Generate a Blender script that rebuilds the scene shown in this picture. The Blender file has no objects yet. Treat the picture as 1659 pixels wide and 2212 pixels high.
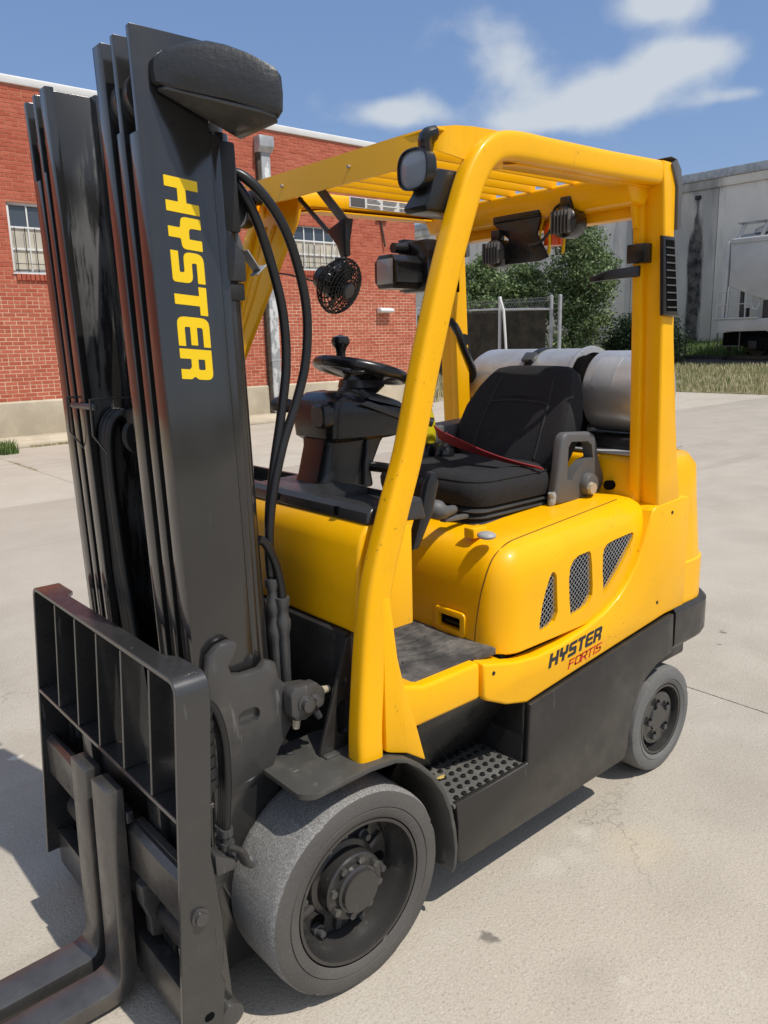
import bpy, bmesh, math, random
from mathutils import Vector, Matrix, noise as mnoise
import numpy as np

random.seed(7)
S = bpy.context.scene
COL = S.collection

# ------------------------------------------------------------------ camera
cam_d = bpy.data.cameras.new("camera")
cam_d.sensor_fit = 'HORIZONTAL'
cam_d.sensor_width = 36.0
cam_d.lens = 36.0 * 1688.2 / 1659.0
cam_d.clip_start = 0.02
cam_d.clip_end = 3000
cam = bpy.data.objects.new("camera", cam_d)
COL.objects.link(cam)
yaw, pitch, roll = -2.278577615713667, -0.21599429039089366, -0.024973310506171197
f = Vector((math.cos(pitch) * math.cos(yaw), math.cos(pitch) * math.sin(yaw), math.sin(pitch)))
r = Vector((math.sin(yaw), -math.cos(yaw), 0))
u = r.cross(f)
r2 = math.cos(roll) * r + math.sin(roll) * u
u2 = -math.sin(roll) * r + math.cos(roll) * u
CAM = Vector((1.0566264390846778, 1.8709139071626815, 1.620933756101278))
M = Matrix(((r2.x, u2.x, -f.x, CAM.x), (r2.y, u2.y, -f.y, CAM.y), (r2.z, u2.z, -f.z, CAM.z), (0, 0, 0, 1)))
cam.matrix_world = M
S.camera = cam

# ------------------------------------------------------------------ sun, sky
SUN = Vector((-0.115, 0.56, 1.0)).normalized()
sun_el = math.asin(SUN.z)
sun_rot = math.atan2(SUN.x, SUN.y)
sd = bpy.data.lights.new("sun", 'SUN')
sd.energy = 3.9
sd.angle = math.radians(0.5)
sd.color = (1.0, 0.95, 0.87)
so = bpy.data.objects.new("sun", sd)
COL.objects.link(so)
so.rotation_euler = SUN.to_track_quat('Z', 'Y').to_euler()

W = bpy.data.worlds.new("World")
S.world = W
W.use_nodes = True


def world_nodes():
    nt = W.node_tree
    N, L = nt.nodes, nt.links
    N.clear()
    out = N.new('ShaderNodeOutputWorld')
    bg = N.new('ShaderNodeBackground')
    bg.inputs['Strength'].default_value = 0.10
    sky = N.new('ShaderNodeTexSky')
    sky.sky_type = 'NISHITA'
    sky.sun_disc = False
    sky.sun_elevation = sun_el
    sky.sun_rotation = sun_rot
    sky.air_density = 1.0
    sky.dust_density = 1.2
    sky.ozone_density = 1.2
    tc = N.new('ShaderNodeTexCoord')

    def mth(op, a, b=None, c=None):
        n = N.new('ShaderNodeMath')
        n.operation = op
        for i, v in enumerate((a, b, c)):
            if v is None:
                continue
            if isinstance(v, (int, float)):
                n.inputs[i].default_value = v
            else:
                L.new(v, n.inputs[i])
        return n.outputs[0]
    sep = N.new('ShaderNodeSeparateXYZ')
    L.new(tc.outputs['Generated'], sep.inputs[0])
    X, Y, Z = sep.outputs
    az = mth('ARCTAN2', Y, X)
    el = mth('ARCSINE', Z)
    # clouds: each a soft patch of the sky (azimuth, elevation, half widths, weight)
    total = None
    for (a0, e0, wa, we, wt) in CLOUDS:
        da = mth('DIVIDE', mth('SUBTRACT', az, a0), wa)
        de = mth('DIVIDE', mth('SUBTRACT', el, e0), we)
        d2 = mth('ADD', mth('MULTIPLY', da, da), mth('MULTIPLY', de, de))
        g = mth('MULTIPLY', mth('EXPONENT', mth('MULTIPLY', d2, -1.0)), wt)
        total = g if total is None else mth('ADD', total, g)
    # unseen cumulus like that in view, added to brighten and whiten the ambient light
    off = mth('ABSOLUTE', mth('SUBTRACT', az, -2.28))
    off = mth('MINIMUM', off, mth('SUBTRACT', 2 * math.pi, off))
    cov = N.new('ShaderNodeMapRange')
    cov.interpolation_type = 'SMOOTHSTEP'
    cov.inputs['From Min'].default_value = 0.55
    cov.inputs['From Max'].default_value = 1.0
    cov.inputs['To Max'].default_value = 0.62
    L.new(off, cov.inputs['Value'])
    total = mth('MAXIMUM', total, cov.outputs[0])
    mp = N.new('ShaderNodeMapping')
    mp.inputs['Scale'].default_value = (1, 1, 1.35)
    L.new(tc.outputs['Generated'], mp.inputs[0])
    nz = N.new('ShaderNodeTexNoise')
    nz.inputs['Scale'].default_value = 12.5
    nz.inputs['Detail'].default_value = 8
    nz.inputs['Roughness'].default_value = 0.5
    nz.inputs['Distortion'].default_value = 0.12
    L.new(mp.outputs[0], nz.inputs['Vector'])
    s = mth('ADD', total, mth('MULTIPLY', mth('SUBTRACT', nz.outputs[0], 0.5), 1.45))
    ramp = N.new('ShaderNodeMapRange')
    ramp.interpolation_type = 'SMOOTHSTEP'
    ramp.inputs['From Min'].default_value = 0.26
    ramp.inputs['From Max'].default_value = 1.0
    ramp.inputs['To Max'].default_value = 0.88
    L.new(s, ramp.inputs['Value'])
    mix = N.new('ShaderNodeMix')
    mix.data_type = 'RGBA'
    L.new(ramp.outputs[0], mix.inputs[0])
    haze = N.new('ShaderNodeMix')
    haze.data_type = 'RGBA'
    haze.inputs[0].default_value = 0.35
    L.new(sky.outputs[0], haze.inputs[6])
    haze.inputs[7].default_value = (2.4, 4.2, 8.6, 1)
    L.new(haze.outputs[2], mix.inputs[6])
    mix.inputs[7].default_value = (6.4, 6.9, 7.4, 1)
    L.new(mix.outputs[2], bg.inputs['Color'])
    L.new(bg.outputs[0], out.inputs[0])


CLOUDS = [(-2.625, 0.288, 0.075, 0.020, 1.2), (-2.53, 0.256, 0.095, 0.028, 1.3), (-2.605, 0.338, 0.065, 0.022, 1.15),
          (-2.42, 0.315, 0.062, 0.042, 0.82), (-2.302, 0.257, 0.056, 0.018, 1.12), (-2.675, 0.245, 0.040, 0.008, 0.55),
          (-2.46, 0.238, 0.080, 0.016, 0.60), (-2.2, 0.2, 0.2, 0.02, 0.3)]
world_nodes()
S.view_settings.view_transform = 'Standard'
S.view_settings.look = 'None'
S.view_settings.exposure = 0.0
S.view_settings.gamma = 1.0
S.view_settings.use_curve_mapping = False


# ------------------------------------------------------------------ materials
class NT:
    """small helper round a material's node tree"""

    def __init__(self, name):
        self.m = bpy.data.materials.new(name)
        self.m.use_nodes = True
        self.t = self.m.node_tree
        self.N, self.L = self.t.nodes, self.t.links
        self.b = self.N['Principled BSDF']
        self.tc = self.N.new('ShaderNodeTexCoord')

    def coords(self, scale=(1, 1, 1), kind='Object'):
        mp = self.N.new('ShaderNodeMapping')
        mp.inputs['Scale'].default_value = scale
        self.L.new(self.tc.outputs[kind], mp.inputs[0])
        return mp.outputs[0]

    def noise(self, scale, detail=4, rough=.55, vec=None, dist=0):
        n = self.N.new('ShaderNodeTexNoise')
        n.inputs['Scale'].default_value = scale
        n.inputs['Detail'].default_value = detail
        n.inputs['Roughness'].default_value = rough
        n.inputs['Distortion'].default_value = dist
        self.L.new(vec if vec is not None else self.coords(), n.inputs['Vector'])
        return n.outputs[0]

    def voronoi(self, scale, vec=None, feature='F1'):
        n = self.N.new('ShaderNodeTexVoronoi')
        n.feature = feature
        n.inputs['Scale'].default_value = scale
        self.L.new(vec if vec is not None else self.coords(), n.inputs['Vector'])
        return n.outputs['Distance'], n.outputs.get('Color')

    def rng(self, v, a, b, c=0., d=1., smooth=True):
        n = self.N.new('ShaderNodeMapRange')
        if smooth:
            n.interpolation_type = 'SMOOTHSTEP'
        for k, val in zip(('From Min', 'From Max', 'To Min', 'To Max'), (a, b, c, d)):
            n.inputs[k].default_value = val
        self.L.new(v, n.inputs['Value'])
        return n.outputs[0]

    def math(self, op, a, b=0.5):
        n = self.N.new('ShaderNodeMath')
        n.operation = op
        for i, v in enumerate((a, b)):
            if isinstance(v, (int, float)):
                n.inputs[i].default_value = v
            else:
                self.L.new(v, n.inputs[i])
        return n.outputs[0]

    def mix(self, fac, a, b, mode='MIX'):
        n = self.N.new('ShaderNodeMix')
        n.data_type = 'RGBA'
        n.blend_type = mode
        for i, v in ((0, fac), (6, a), (7, b)):
            if isinstance(v, (int, float)):
                n.inputs[i].default_value = v
            elif isinstance(v, tuple):
                n.inputs[i].default_value = v if len(v) == 4 else (*v, 1)
            else:
                self.L.new(v, n.inputs[i])
        return n.outputs[2]

    def bump(self, h, strength=.3, dist=.01):
        n = self.N.new('ShaderNodeBump')
        n.inputs['Strength'].default_value = strength
        n.inputs['Distance'].default_value = dist
        self.L.new(h, n.inputs['Height'])
        self.L.new(n.outputs[0], self.b.inputs['Normal'])

    def set(self, **k):
        names = dict(base='Base Color', rough='Roughness', metal='Metallic', coat='Coat Weight', spec='Specular IOR Level', coatr='Coat Roughness', alpha='Alpha')
        for a, v in k.items():
            inp = self.b.inputs[names[a]]
            if isinstance(v, (int, float)):
                inp.default_value = v
            elif isinstance(v, tuple):
                inp.default_value = v if len(v) == 4 else (*v, 1)
            else:
                self.L.new(v, inp)
        return self


def paint(name, base, rough=.35, coat=0., dust=.0, dustcol=(.35, .31, .25), scr=0., wob=.0, spec=.5, chips=False):
    n = NT(name)
    a = n.noise(3.0, 5)
    c = n.mix(n.rng(a, .3, .7, 0, .5), base, tuple(x * .86 for x in base))
    if dust:
        d = n.noise(9, 6, .65)
        c = n.mix(n.rng(d, .48, .80, 0, dust), c, dustcol)
    if scr:
        s = n.noise(40, 3, .6, n.coords((1, 1, .12)))
        c = n.mix(n.rng(s, .66, .74, 0, scr), c, tuple(min(1, x * 2.2 + .12) for x in base))
    if chips:
        m_ = n.rng(n.noise(2.6, 4, .6), .50, .66)
        sp_ = n.rng(n.noise(70, 3, .65), .66, .70)
        st_ = n.rng(n.noise(22, 4, .6, n.coords((1.6, 1.6, .10))), .60, .74)
        c = n.mix(n.math('MULTIPLY', n.math('MULTIPLY', m_, sp_), .8), c, (.16, .075, .012))
        c = n.mix(n.math('MULTIPLY', n.math('MULTIPLY', m_, st_), .30), c, (.40, .19, .015))
    n.set(base=c, rough=n.rng(n.noise(14, 5, .6), .25, .75, rough * .8, rough * 1.3), coat=coat, coatr=.12, spec=spec)
    if wob:
        n.bump(n.noise(5, 2), wob, .02)
    return n.m


MAT = {}
MAT['yellow'] = paint('yellow paint', (.96, .475, .0015), .34, .15, .16, (.52, .27, .02), scr=.0, wob=.05, spec=.25, chips=True)
MAT['black'] = paint('black paint', (.014, .0135, .013), .30, 0., .10, (.10, .09, .08), .25)
MAT['mastblack'] = paint('mast black paint', (.017, .0165, .016), .15, .30, .05, (.06, .055, .05), .1, spec=.8)
MAT['forkmetal'] = None
MAT['mastworn'] = None
MAT['seam'] = paint('panel gap', (.14, .065, .002), .6)
MAT['dash'] = paint('dark grey dash plastic', (.030, .030, .031), .30, .1, .1, (.10, .10, .10))
MAT['stitch'] = paint('raised seat piping', (.022, .022, .023), .7)
MAT['bellows'] = paint('grey rubber bellows', (.045, .044, .042), .42, 0., .2, (.12, .11, .10))
MAT['dull'] = paint('dull black steel', (.011, .011, .011), .5, 0., .12, (.08, .07, .06))
MAT['skirt'] = paint('charcoal body paint', (.026, .024, .022), .33, 0., .25, (.11, .10, .085), .3)
MAT['steel'] = paint('worn dark steel', (.052, .050, .048), .30, 0., .35, (.16, .15, .125), .4, spec=.7)
MAT['fork'] = paint('scuffed fork steel', (.030, .0295, .029), .26, .2, .22, (.10, .09, .075), .4, spec=.8)
MAT['plate'] = paint('worn step plate', (.11, .108, .10), .45, 0., .6, (.26, .25, .22), .5)
MAT['fenderdust'] = paint('dusty fender steel', (.060, .058, .052), .5, 0., .55, (.17, .16, .13), .4)
MAT['wheelpaint'] = paint('wheel paint', (.036, .034, .032), .22, .2, .12, (.10, .09, .08), .2)
MAT['plastic'] = paint('black moulded plastic', (.012, .012, .013), .26, 0., .05, (.05, .05, .05))
MAT['greyplastic'] = paint('grey moulded plastic', (.10, .10, .10), .5)
MAT['palegrip'] = paint('pale grey plastic', (.36, .36, .35), .45)
MAT['rubber'] = paint('black rubber hose', (.011, .011, .012), .36, 0., .08, (.06, .06, .06))
MAT['decal'] = paint('yellow decal', (.90, .60, .0), .5)
MAT['decalblack'] = paint('black decal', (.02, .02, .022), .5)
MAT['decalred'] = paint('red decal', (.55, .012, .012), .5)
MAT['belt'] = paint('red webbing', (.30, .022, .028), .75)
MAT['white'] = paint('white painted metal', (.72, .72, .70), .5, 0., .15, (.4, .38, .34))
MAT['orange'] = paint('orange lens', (.75, .09, .01), .2)
MAT['bolt'] = paint('oily bolt', (.06, .06, .06), .3)
MAT['brass'] = paint('pale fitting', (.42, .36, .26), .35)


def m_forkmetal():
    n = NT('polished worn fork steel')
    a = n.noise(9, 6, .6, n.coords((1, 1, .5)))
    b = n.noise(34, 5, .65)
    c = n.mix(n.rng(a, .35, .7), (.15, .142, .133), (.10, .095, .09))
    c = n.mix(n.rng(b, .55, .75, 0, .4), c, (.20, .185, .165))
    n.set(base=c, rough=n.rng(b, .3, .7, .26, .38), metal=.7)
    return n.m


MAT['forkmetal'] = m_forkmetal()


def m_mastworn():
    n = NT('grease-worn mast channel')
    a = n.noise(10, 6, .65, n.coords((3.0, 1, .35)))
    b = n.noise(3.0, 3, .5, n.coords((1, 1, .6)))
    k = n.math('MULTIPLY', n.rng(a, .42, .58), n.rng(b, .42, .56))
    c = n.mix(n.math('MULTIPLY', k, .8), (.016, .0155, .015), (.085, .085, .083))
    n.set(base=c, rough=n.rng(k, 0, 1, .2, .5), spec=.7)
    return n.m


MAT['mastworn'] = m_mastworn()


def m_alu():
    n = NT('cast aluminium')
    a = n.noise(7, 6, .6)
    b = n.noise(60, 3, .6)
    c = n.mix(n.rng(a, .35, .7), (.58, .58, .57), (.42, .42, .41))
    c = n.mix(n.rng(b, .66, .72, 0, .6), c, (.2, .2, .2))
    n.set(base=c, rough=n.rng(a, .3, .7, .32, .5), metal=.62)
    n.bump(n.noise(90, 3), .12, .004)
    return n.m


MAT['alu'] = m_alu()


def m_galv():
    n = NT('galvanised metal')
    c = n.mix(n.rng(n.noise(6, 4), .3, .7), (.34, .35, .36), (.48, .49, .50))
    n.set(base=c, rough=.5, metal=.35)
    return n.m


MAT['galv'] = m_galv()


def m_peel():
    n = NT('peeling white downspout paint')
    a = n.noise(5, 5, .6, n.coords((1, 1, .5)))
    c = n.mix(n.rng(a, .44, .5), (.62, .63, .62), (.33, .34, .35))
    n.set(base=c, rough=.55)
    return n.m


MAT['peel'] = m_peel()


def m_tyre(name, base, dustc, dust):
    n = NT(name)
    a = n.noise(4, 5)
    b = n.noise(215, 3, .8)
    c = n.mix(n.rng(a, .3, .7), base, tuple(x * .75 for x in base))
    c = n.mix(n.rng(b, .40, .70, 0, dust), c, dustc)
    s = n.noise(26, 4, .7, n.coords((1, .3, 1)))
    c = n.mix(n.rng(s, .68, .75, 0, .5), c, (.02, .02, .02))
    n.set(base=c, rough=.75, spec=.35)
    n.bump(n.math('ADD', n.math('MULTIPLY', b, .6), n.noise(50, 4, .7)), .35, .006)
    return n.m


MAT['tread'] = m_tyre('dusty tyre tread', (.185, .18, .172), (.38, .37, .355), .85)
MAT['sidewall'] = m_tyre('tyre sidewall', (.098, .091, .084), (.14, .132, .122), .3)
MAT['greytyre'] = m_tyre('grey non-marking tyre', (.15, .148, .142), (.22, .215, .205), .4)


def m_fabric():
    n = NT('black seat fabric')
    b = n.voronoi(420)[0]
    c = n.mix(n.rng(b, .1, .6), (.010, .010, .011), (.030, .030, .032))
    c = n.mix(n.rng(n.noise(6, 4), .5, .8, 0, .3), c, (.05, .048, .046))
    n.set(base=c, rough=.92, spec=.2)
    n.bump(n.math('ADD', b, n.math('MULTIPLY', n.noise(8, 3), .8)), .5, .004)
    return n.m


MAT['fabric'] = m_fabric()


def m_wrinkle():
    n = NT('wrinkled black cover')
    h = n.math('ADD', n.math('MULTIPLY', n.noise(14, 5, .6, n.coords((1, 1, 2.0)), .6), .6), n.math('MULTIPLY', n.noise(90, 4, .6), .35))
    n.set(base=n.mix(n.rng(h, .5, .9), (.028, .029, .031), (.05, .051, .054)), rough=.42)
    n.bump(h, .4, .010)
    return n.m


MAT['wrinkle'] = m_wrinkle()


def m_mat():
    n = NT('worn rubber floor mat')
    a = n.noise(9, 6, .65)
    c = n.mix(n.rng(a, .35, .7), (.035, .034, .033), (.16, .15, .135))
    n.set(base=c, rough=.7)
    n.bump(a, .3, .005)
    return n.m


MAT['mat'] = m_mat()


DK, LT, OC = (.12, .105, .09), (.66, .62, .54), (.50, .42, .28)
STAINS = [(-0.351, 0.628, 0.030, 0.75, DK), (-3.001, -0.018, 0.030, 0.80, DK), (-2.816, 0.055, 0.016, 0.70, DK), (-0.931, 0.528, 0.050, 0.23, LT), (-0.709, 0.547, 0.070, 0.18, LT), (-0.810, 0.579, 0.060, 0.16, LT), (-0.981, 0.737, 0.050, 0.18, LT), (-0.494, 0.964, 0.030, 0.20, LT), (0.327, -1.320, 0.030, 0.80, LT), (-1.006, 0.698, 0.160, 0.35, OC), (-0.480, 0.890, 0.100, 0.09, DK), (-0.965, 0.871, 0.220, 0.09, DK), (-0.382, 0.901, 0.140, 0.09, DK), (-1.472, 0.737, 0.300, 0.09, DK), (-5.126, -0.875, 0.350, 0.09, DK)]


def m_concrete():
    n = NT('sunlit yard concrete')
    v = n.coords(kind='Object')
    big = n.noise(.35, 5, .6, v, .4)
    mid = n.noise(2.3, 6, .62, v)
    fine = n.noise(90, 4, .7, v)
    grit = n.voronoi(150, v)[0]
    spot = n.noise(17, 4, .6, v)
    c = n.mix(n.rng(big, .3, .7), (.455, .405, .335), (.385, .345, .285))
    c = n.mix(n.rng(mid, .35, .7, 0, .55), c, (.50, .455, .385))
    c = n.mix(n.rng(fine, .52, .75, 0, .75), c, (.25, .225, .19))
    c = n.mix(n.rng(grit, .05, .22, .45, 0), c, (.60, .56, .48))
    c = n.mix(n.rng(spot, .68, .74, 0, .45), c, (.62, .58, .51))
    dk = n.noise(1.1, 4, .5, v)
    c = n.mix(n.rng(dk, .72, .80, 0, .45), c, (.20, .18, .155))
    peb = n.noise(120, 4, .85, v)
    pv = n.voronoi(95, v)[0]
    c = n.mix(n.rng(pv, .0, .35, .55, 0), c, (.29, .255, .205))
    c = n.mix(n.rng(peb, .56, .70, 0, .75), c, (.17, .15, .125))
    c = n.mix(n.rng(peb, .30, .44, .75, 0), c, (.70, .64, .54))
    # oil drips, dark leaf bits and pale scuffs at their own places
    vs = n.N.new('ShaderNodeVectorMath')
    vs.operation = 'MULTIPLY_ADD'
    wn = n.N.new('ShaderNodeTexNoise')
    wn.inputs['Scale'].default_value = 22
    wn.inputs['Detail'].default_value = 4
    n.L.new(v, wn.inputs['Vector'])
    n.L.new(wn.outputs['Color'], vs.inputs[0])
    vs.inputs[1].default_value = (.09, .09, 0)
    n.L.new(v, vs.inputs[2])
    for (sx, sy, sr, sa, scol) in STAINS:
        dn = n.N.new('ShaderNodeVectorMath')
        dn.operation = 'DISTANCE'
        n.L.new(vs.outputs[0], dn.inputs[0])
        dn.inputs[1].default_value = (sx + .045, sy + .045, 0)
        c = n.mix(n.rng(dn.outputs['Value'], sr * .35, sr, sa, 0), c, scol)
    trk = n.noise(1.2, 3, .5, n.coords((.12, 2.6, 1)))
    c = n.mix(n.rng(trk, .58, .70, 0, .30), c, (.27, .24, .20))
    wv = n.N.new('ShaderNodeVectorMath')
    wv.operation = 'MULTIPLY_ADD'
    n.L.new(wn.outputs['Color'], wv.inputs[0])
    wv.inputs[1].default_value = (.16, .16, 0)
    n.L.new(v, wv.inputs[2])
    big_w = n.N.new('ShaderNodeTexNoise')
    big_w.inputs['Scale'].default_value = 1.3
    n.L.new(v, big_w.inputs['Vector'])
    wv2 = n.N.new('ShaderNodeVectorMath')
    wv2.operation = 'MULTIPLY_ADD'
    n.L.new(big_w.outputs['Color'], wv2.inputs[0])
    wv2.inputs[1].default_value = (1.6, 1.6, 0)
    n.L.new(wv.outputs[0], wv2.inputs[2])
    ck = n.voronoi(.42, wv2.outputs[0], 'DISTANCE_TO_EDGE')[0]
    ckm = n.rng(n.noise(.5, 3, .5, v), .50, .60)
    c = n.mix(n.math('MULTIPLY', n.rng(ck, .0, .0030, .5, 0), ckm), c, (.17, .15, .125))
    n.set(base=c, rough=.85, spec=.25)
    n.bump(n.math('ADD', n.math('MULTIPLY', grit, .5), n.math('ADD', fine, n.math('MULTIPLY', mid, .6))), .4, .008)
    return n.m


MAT['concrete'] = m_concrete()


def m_simple(name, c1, c2, sc, rough=.85, bump=.2, dist=.01, detail=5):
    n = NT(name)
    a = n.noise(sc, detail, .6)
    n.set(base=n.mix(n.rng(a, .3, .7), c1, c2), rough=rough, spec=.3)
    n.bump(a, bump, dist)
    return n.m


MAT['soil'] = m_simple('dry soil', (.20, .16, .11), (.13, .11, .07), 3)
MAT['verge'] = m_simple('verge soil under grass', (.36, .30, .20), (.20, .20, .10), 2.2)
def m_mortar():
    n = NT('brick mortar, repointed low on the wall')
    geo = n.N.new('ShaderNodeNewGeometry')
    sp = n.N.new('ShaderNodeSeparateXYZ')
    n.L.new(geo.outputs['Position'], sp.inputs[0])
    pos = geo.outputs['Position']
    k = n.math('ADD', n.rng(sp.outputs[2], 3.4, 2.2, 0, .75), n.math('MULTIPLY', n.math('SUBTRACT', n.noise(.7, 5, .65, pos), .45), 1.6))
    c = n.mix(n.rng(k, .15, .9), (.43, .16, .10), (.66, .45, .31))
    c = n.mix(n.rng(n.noise(9, 4, .6, pos), .45, .75, 0, .5), c, (.56, .30, .19))
    n.set(base=c, rough=.95, spec=.2)
    return n.m


MAT['mortar'] = m_mortar()
MAT['stem'] = m_simple('stained concrete footing', (.56, .49, .37), (.42, .36, .27), 1.8, .9, .3, .02, 7)
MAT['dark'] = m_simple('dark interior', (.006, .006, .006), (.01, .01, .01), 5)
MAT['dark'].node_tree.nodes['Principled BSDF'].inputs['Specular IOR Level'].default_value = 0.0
MAT['screen'] = m_simple('dark privacy screen', (.035, .032, .024), (.072, .064, .046), 3, .9, .4, .02, 8)
MAT['bark'] = m_simple('bark', (.10, .08, .06), (.05, .04, .03), 14, .95, .6, .02)
MAT['ballast'] = m_simple('track ballast', (.10, .09, .08), (.04, .036, .03), 20, .95, .6, .03)
MAT['blind'] = m_simple('cream window blind', (.62, .56, .44), (.44, .41, .35), 2.5, .8)


def m_brick():
    n = NT('red brick')
    at = n.N.new('ShaderNodeAttribute')
    at.attribute_name = 'rnd'
    rv = at.outputs['Fac']
    geo = n.N.new('ShaderNodeNewGeometry')
    pos = geo.outputs['Position']
    c = n.mix(rv, (.35, .080, .046), (.48, .135, .084))
    c = n.mix(n.rng(n.noise(.8, 4, .6, pos), .35, .75, 0, .4), c, (.43, .12, .075))
    c = n.mix(n.rng(n.noise(22, 5, .65, pos), .45, .8, 0, .45), c, (.60, .22, .135))
    c = n.mix(n.rng(n.noise(3.1, 6, .65, pos), .66, .76, 0, .35), c, (.66, .46, .35))
    n.set(base=c, rough=.9, spec=.2)
    n.bump(n.noise(60, 4, .6, pos), .3, .006)
    return n.m


MAT['brick'] = m_brick()


def m_wall():
    """grey tilt-up concrete with soot streaks below the scuppers"""
    n = NT('weathered grey concrete wall')
    geo = n.N.new('ShaderNodeNewGeometry')
    sp = n.N.new('ShaderNodeSeparateXYZ')
    n.L.new(geo.outputs['Position'], sp.inputs[0])
    pos = geo.outputs['Position']
    mp = n.N.new('ShaderNodeMapping')
    mp.inputs['Scale'].default_value = (1, 1, .18)
    n.L.new(pos, mp.inputs[0])
    st = n.noise(1.6, 6, .62, mp.outputs[0])
    bl = n.noise(.55, 6, .65, pos)
    sm = n.noise(2.8, 6, .7, pos)
    c = n.mix(n.rng(bl, .3, .7), (.78, .71, .62), (.68, .62, .54))
    hi = n.rng(sp.outputs[2], 3.0, 6.5, 0, 1)
    c = n.mix(n.math('MULTIPLY', n.rng(st, .46, .66, 0, .6), n.math('ADD', hi, .12)), c, (.34, .33, .31))
    c = n.mix(n.rng(sm, .66, .74, 0, .5), c, (.78, .74, .68))
    # older, darker panel near the drain
    y = sp.outputs[1]
    pan = n.math('MULTIPLY', n.math('GREATER_THAN', y, -18.6), n.math('LESS_THAN', y, -14.46))
    dk = n.math('MULTIPLY', pan, n.rng(sp.outputs[2], 2.2, 6.0, .15, .62))
    c = n.mix(n.math('MULTIPLY', dk, n.rng(n.noise(1.3, 6, .65, mp.outputs[0]), .25, .6, .55, 1)), c, (.20, .195, .185))
    # water-borne soot under the scupper at y=-15.3
    z = sp.outputs[2]
    half = n.rng(z, 6.9, 4.6, .06, .34)
    wob = n.math('MULTIPLY', n.math('SUBTRACT', n.noise(3.4, 6, .7, mp.outputs[0]), .5), .62)
    dist = n.math('ABSOLUTE', n.math('ADD', n.math('ADD', y, 15.32), wob))
    inside = n.math('MULTIPLY', n.rng(n.math('SUBTRACT', dist, half), -.10, .10, 1, 0), n.math('LESS_THAN', z, 6.95))
    c = n.mix(n.math('MULTIPLY', inside, n.rng(sm, .3, .7, 1, .72)), c, (.022, .022, .021))
    n.set(base=c, rough=.9, spec=.2)
    n.bump(sm, .25, .02)
    return n.m


MAT['wall'] = m_wall()


def m_leaf(name, a, b, tr=.25):
    n = NT(name)
    geo = n.N.new('ShaderNodeNewGeometry')
    rn = geo.outputs['Random Per Island']
    c = n.mix(rn, a, b)
    n.set(base=c, rough=.55, spec=.35)
    tb = n.N.new('ShaderNodeBsdfTranslucent')
    n.L.new(c, tb.inputs[0])
    ms = n.N.new('ShaderNodeMixShader')
    ms.inputs[0].default_value = tr
    n.L.new(n.b.outputs[0], ms.inputs[1])
    n.L.new(tb.outputs[0], ms.inputs[2])
    n.L.new(ms.outputs[0], n.N['Material Output'].inputs[0])
    return n.m


MAT['leaf'] = m_leaf('tree leaves', (.065, .115, .034), (.27, .34, .16))
MAT['leaf2'] = m_leaf('bush leaves', (.075, .13, .035), (.26, .33, .15))
MAT['juniper'] = m_leaf('dark conifer foliage', (.016, .034, .016), (.045, .075, .035))
MAT['grassdry'] = m_leaf('mixed dry grass', (.26, .27, .11), (.66, .57, .38), .3)
MAT['grassgreen'] = m_leaf('green weeds', (.09, .16, .045), (.20, .27, .09), .3)


def m_glass():
    n = NT('window glass')
    n.set(base=(.05, .065, .085), rough=.06, spec=.7)
    return n.m


MAT['glass'] = m_glass()


def m_lens(name, base, rough):
    n = NT(name)
    h = n.noise(45, 2)
    n.set(base=base, rough=rough, coat=1.0, coatr=.06)
    n.bump(h, .15, .003)
    return n.m


MAT['lens'] = m_lens('lamp lens', (.26, .29, .33), .3)
MAT['mirror'] = m_lens('grey lamp lens', (.24, .23, .22), .3)


def m_extc():
    n = NT('scuffed yellow canister')
    a = n.noise(28, 3, .6, n.coords((1, 1, 3)))
    c = n.mix(n.rng(a, .62, .67), (.62, .50, .01), (.04, .035, .01))
    n.set(base=c, rough=.4)
    return n.m


MAT['canister'] = m_extc()
MAT['leafyellow'] = m_simple('yellow leaf', (.62, .45, .14), (.5, .35, .1), 30, .7)
MAT['hopper'] = m_simple('chalky grey rail car paint', (.55, .54, .53), (.46, .455, .45), 1.2, .6, .1)


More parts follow.
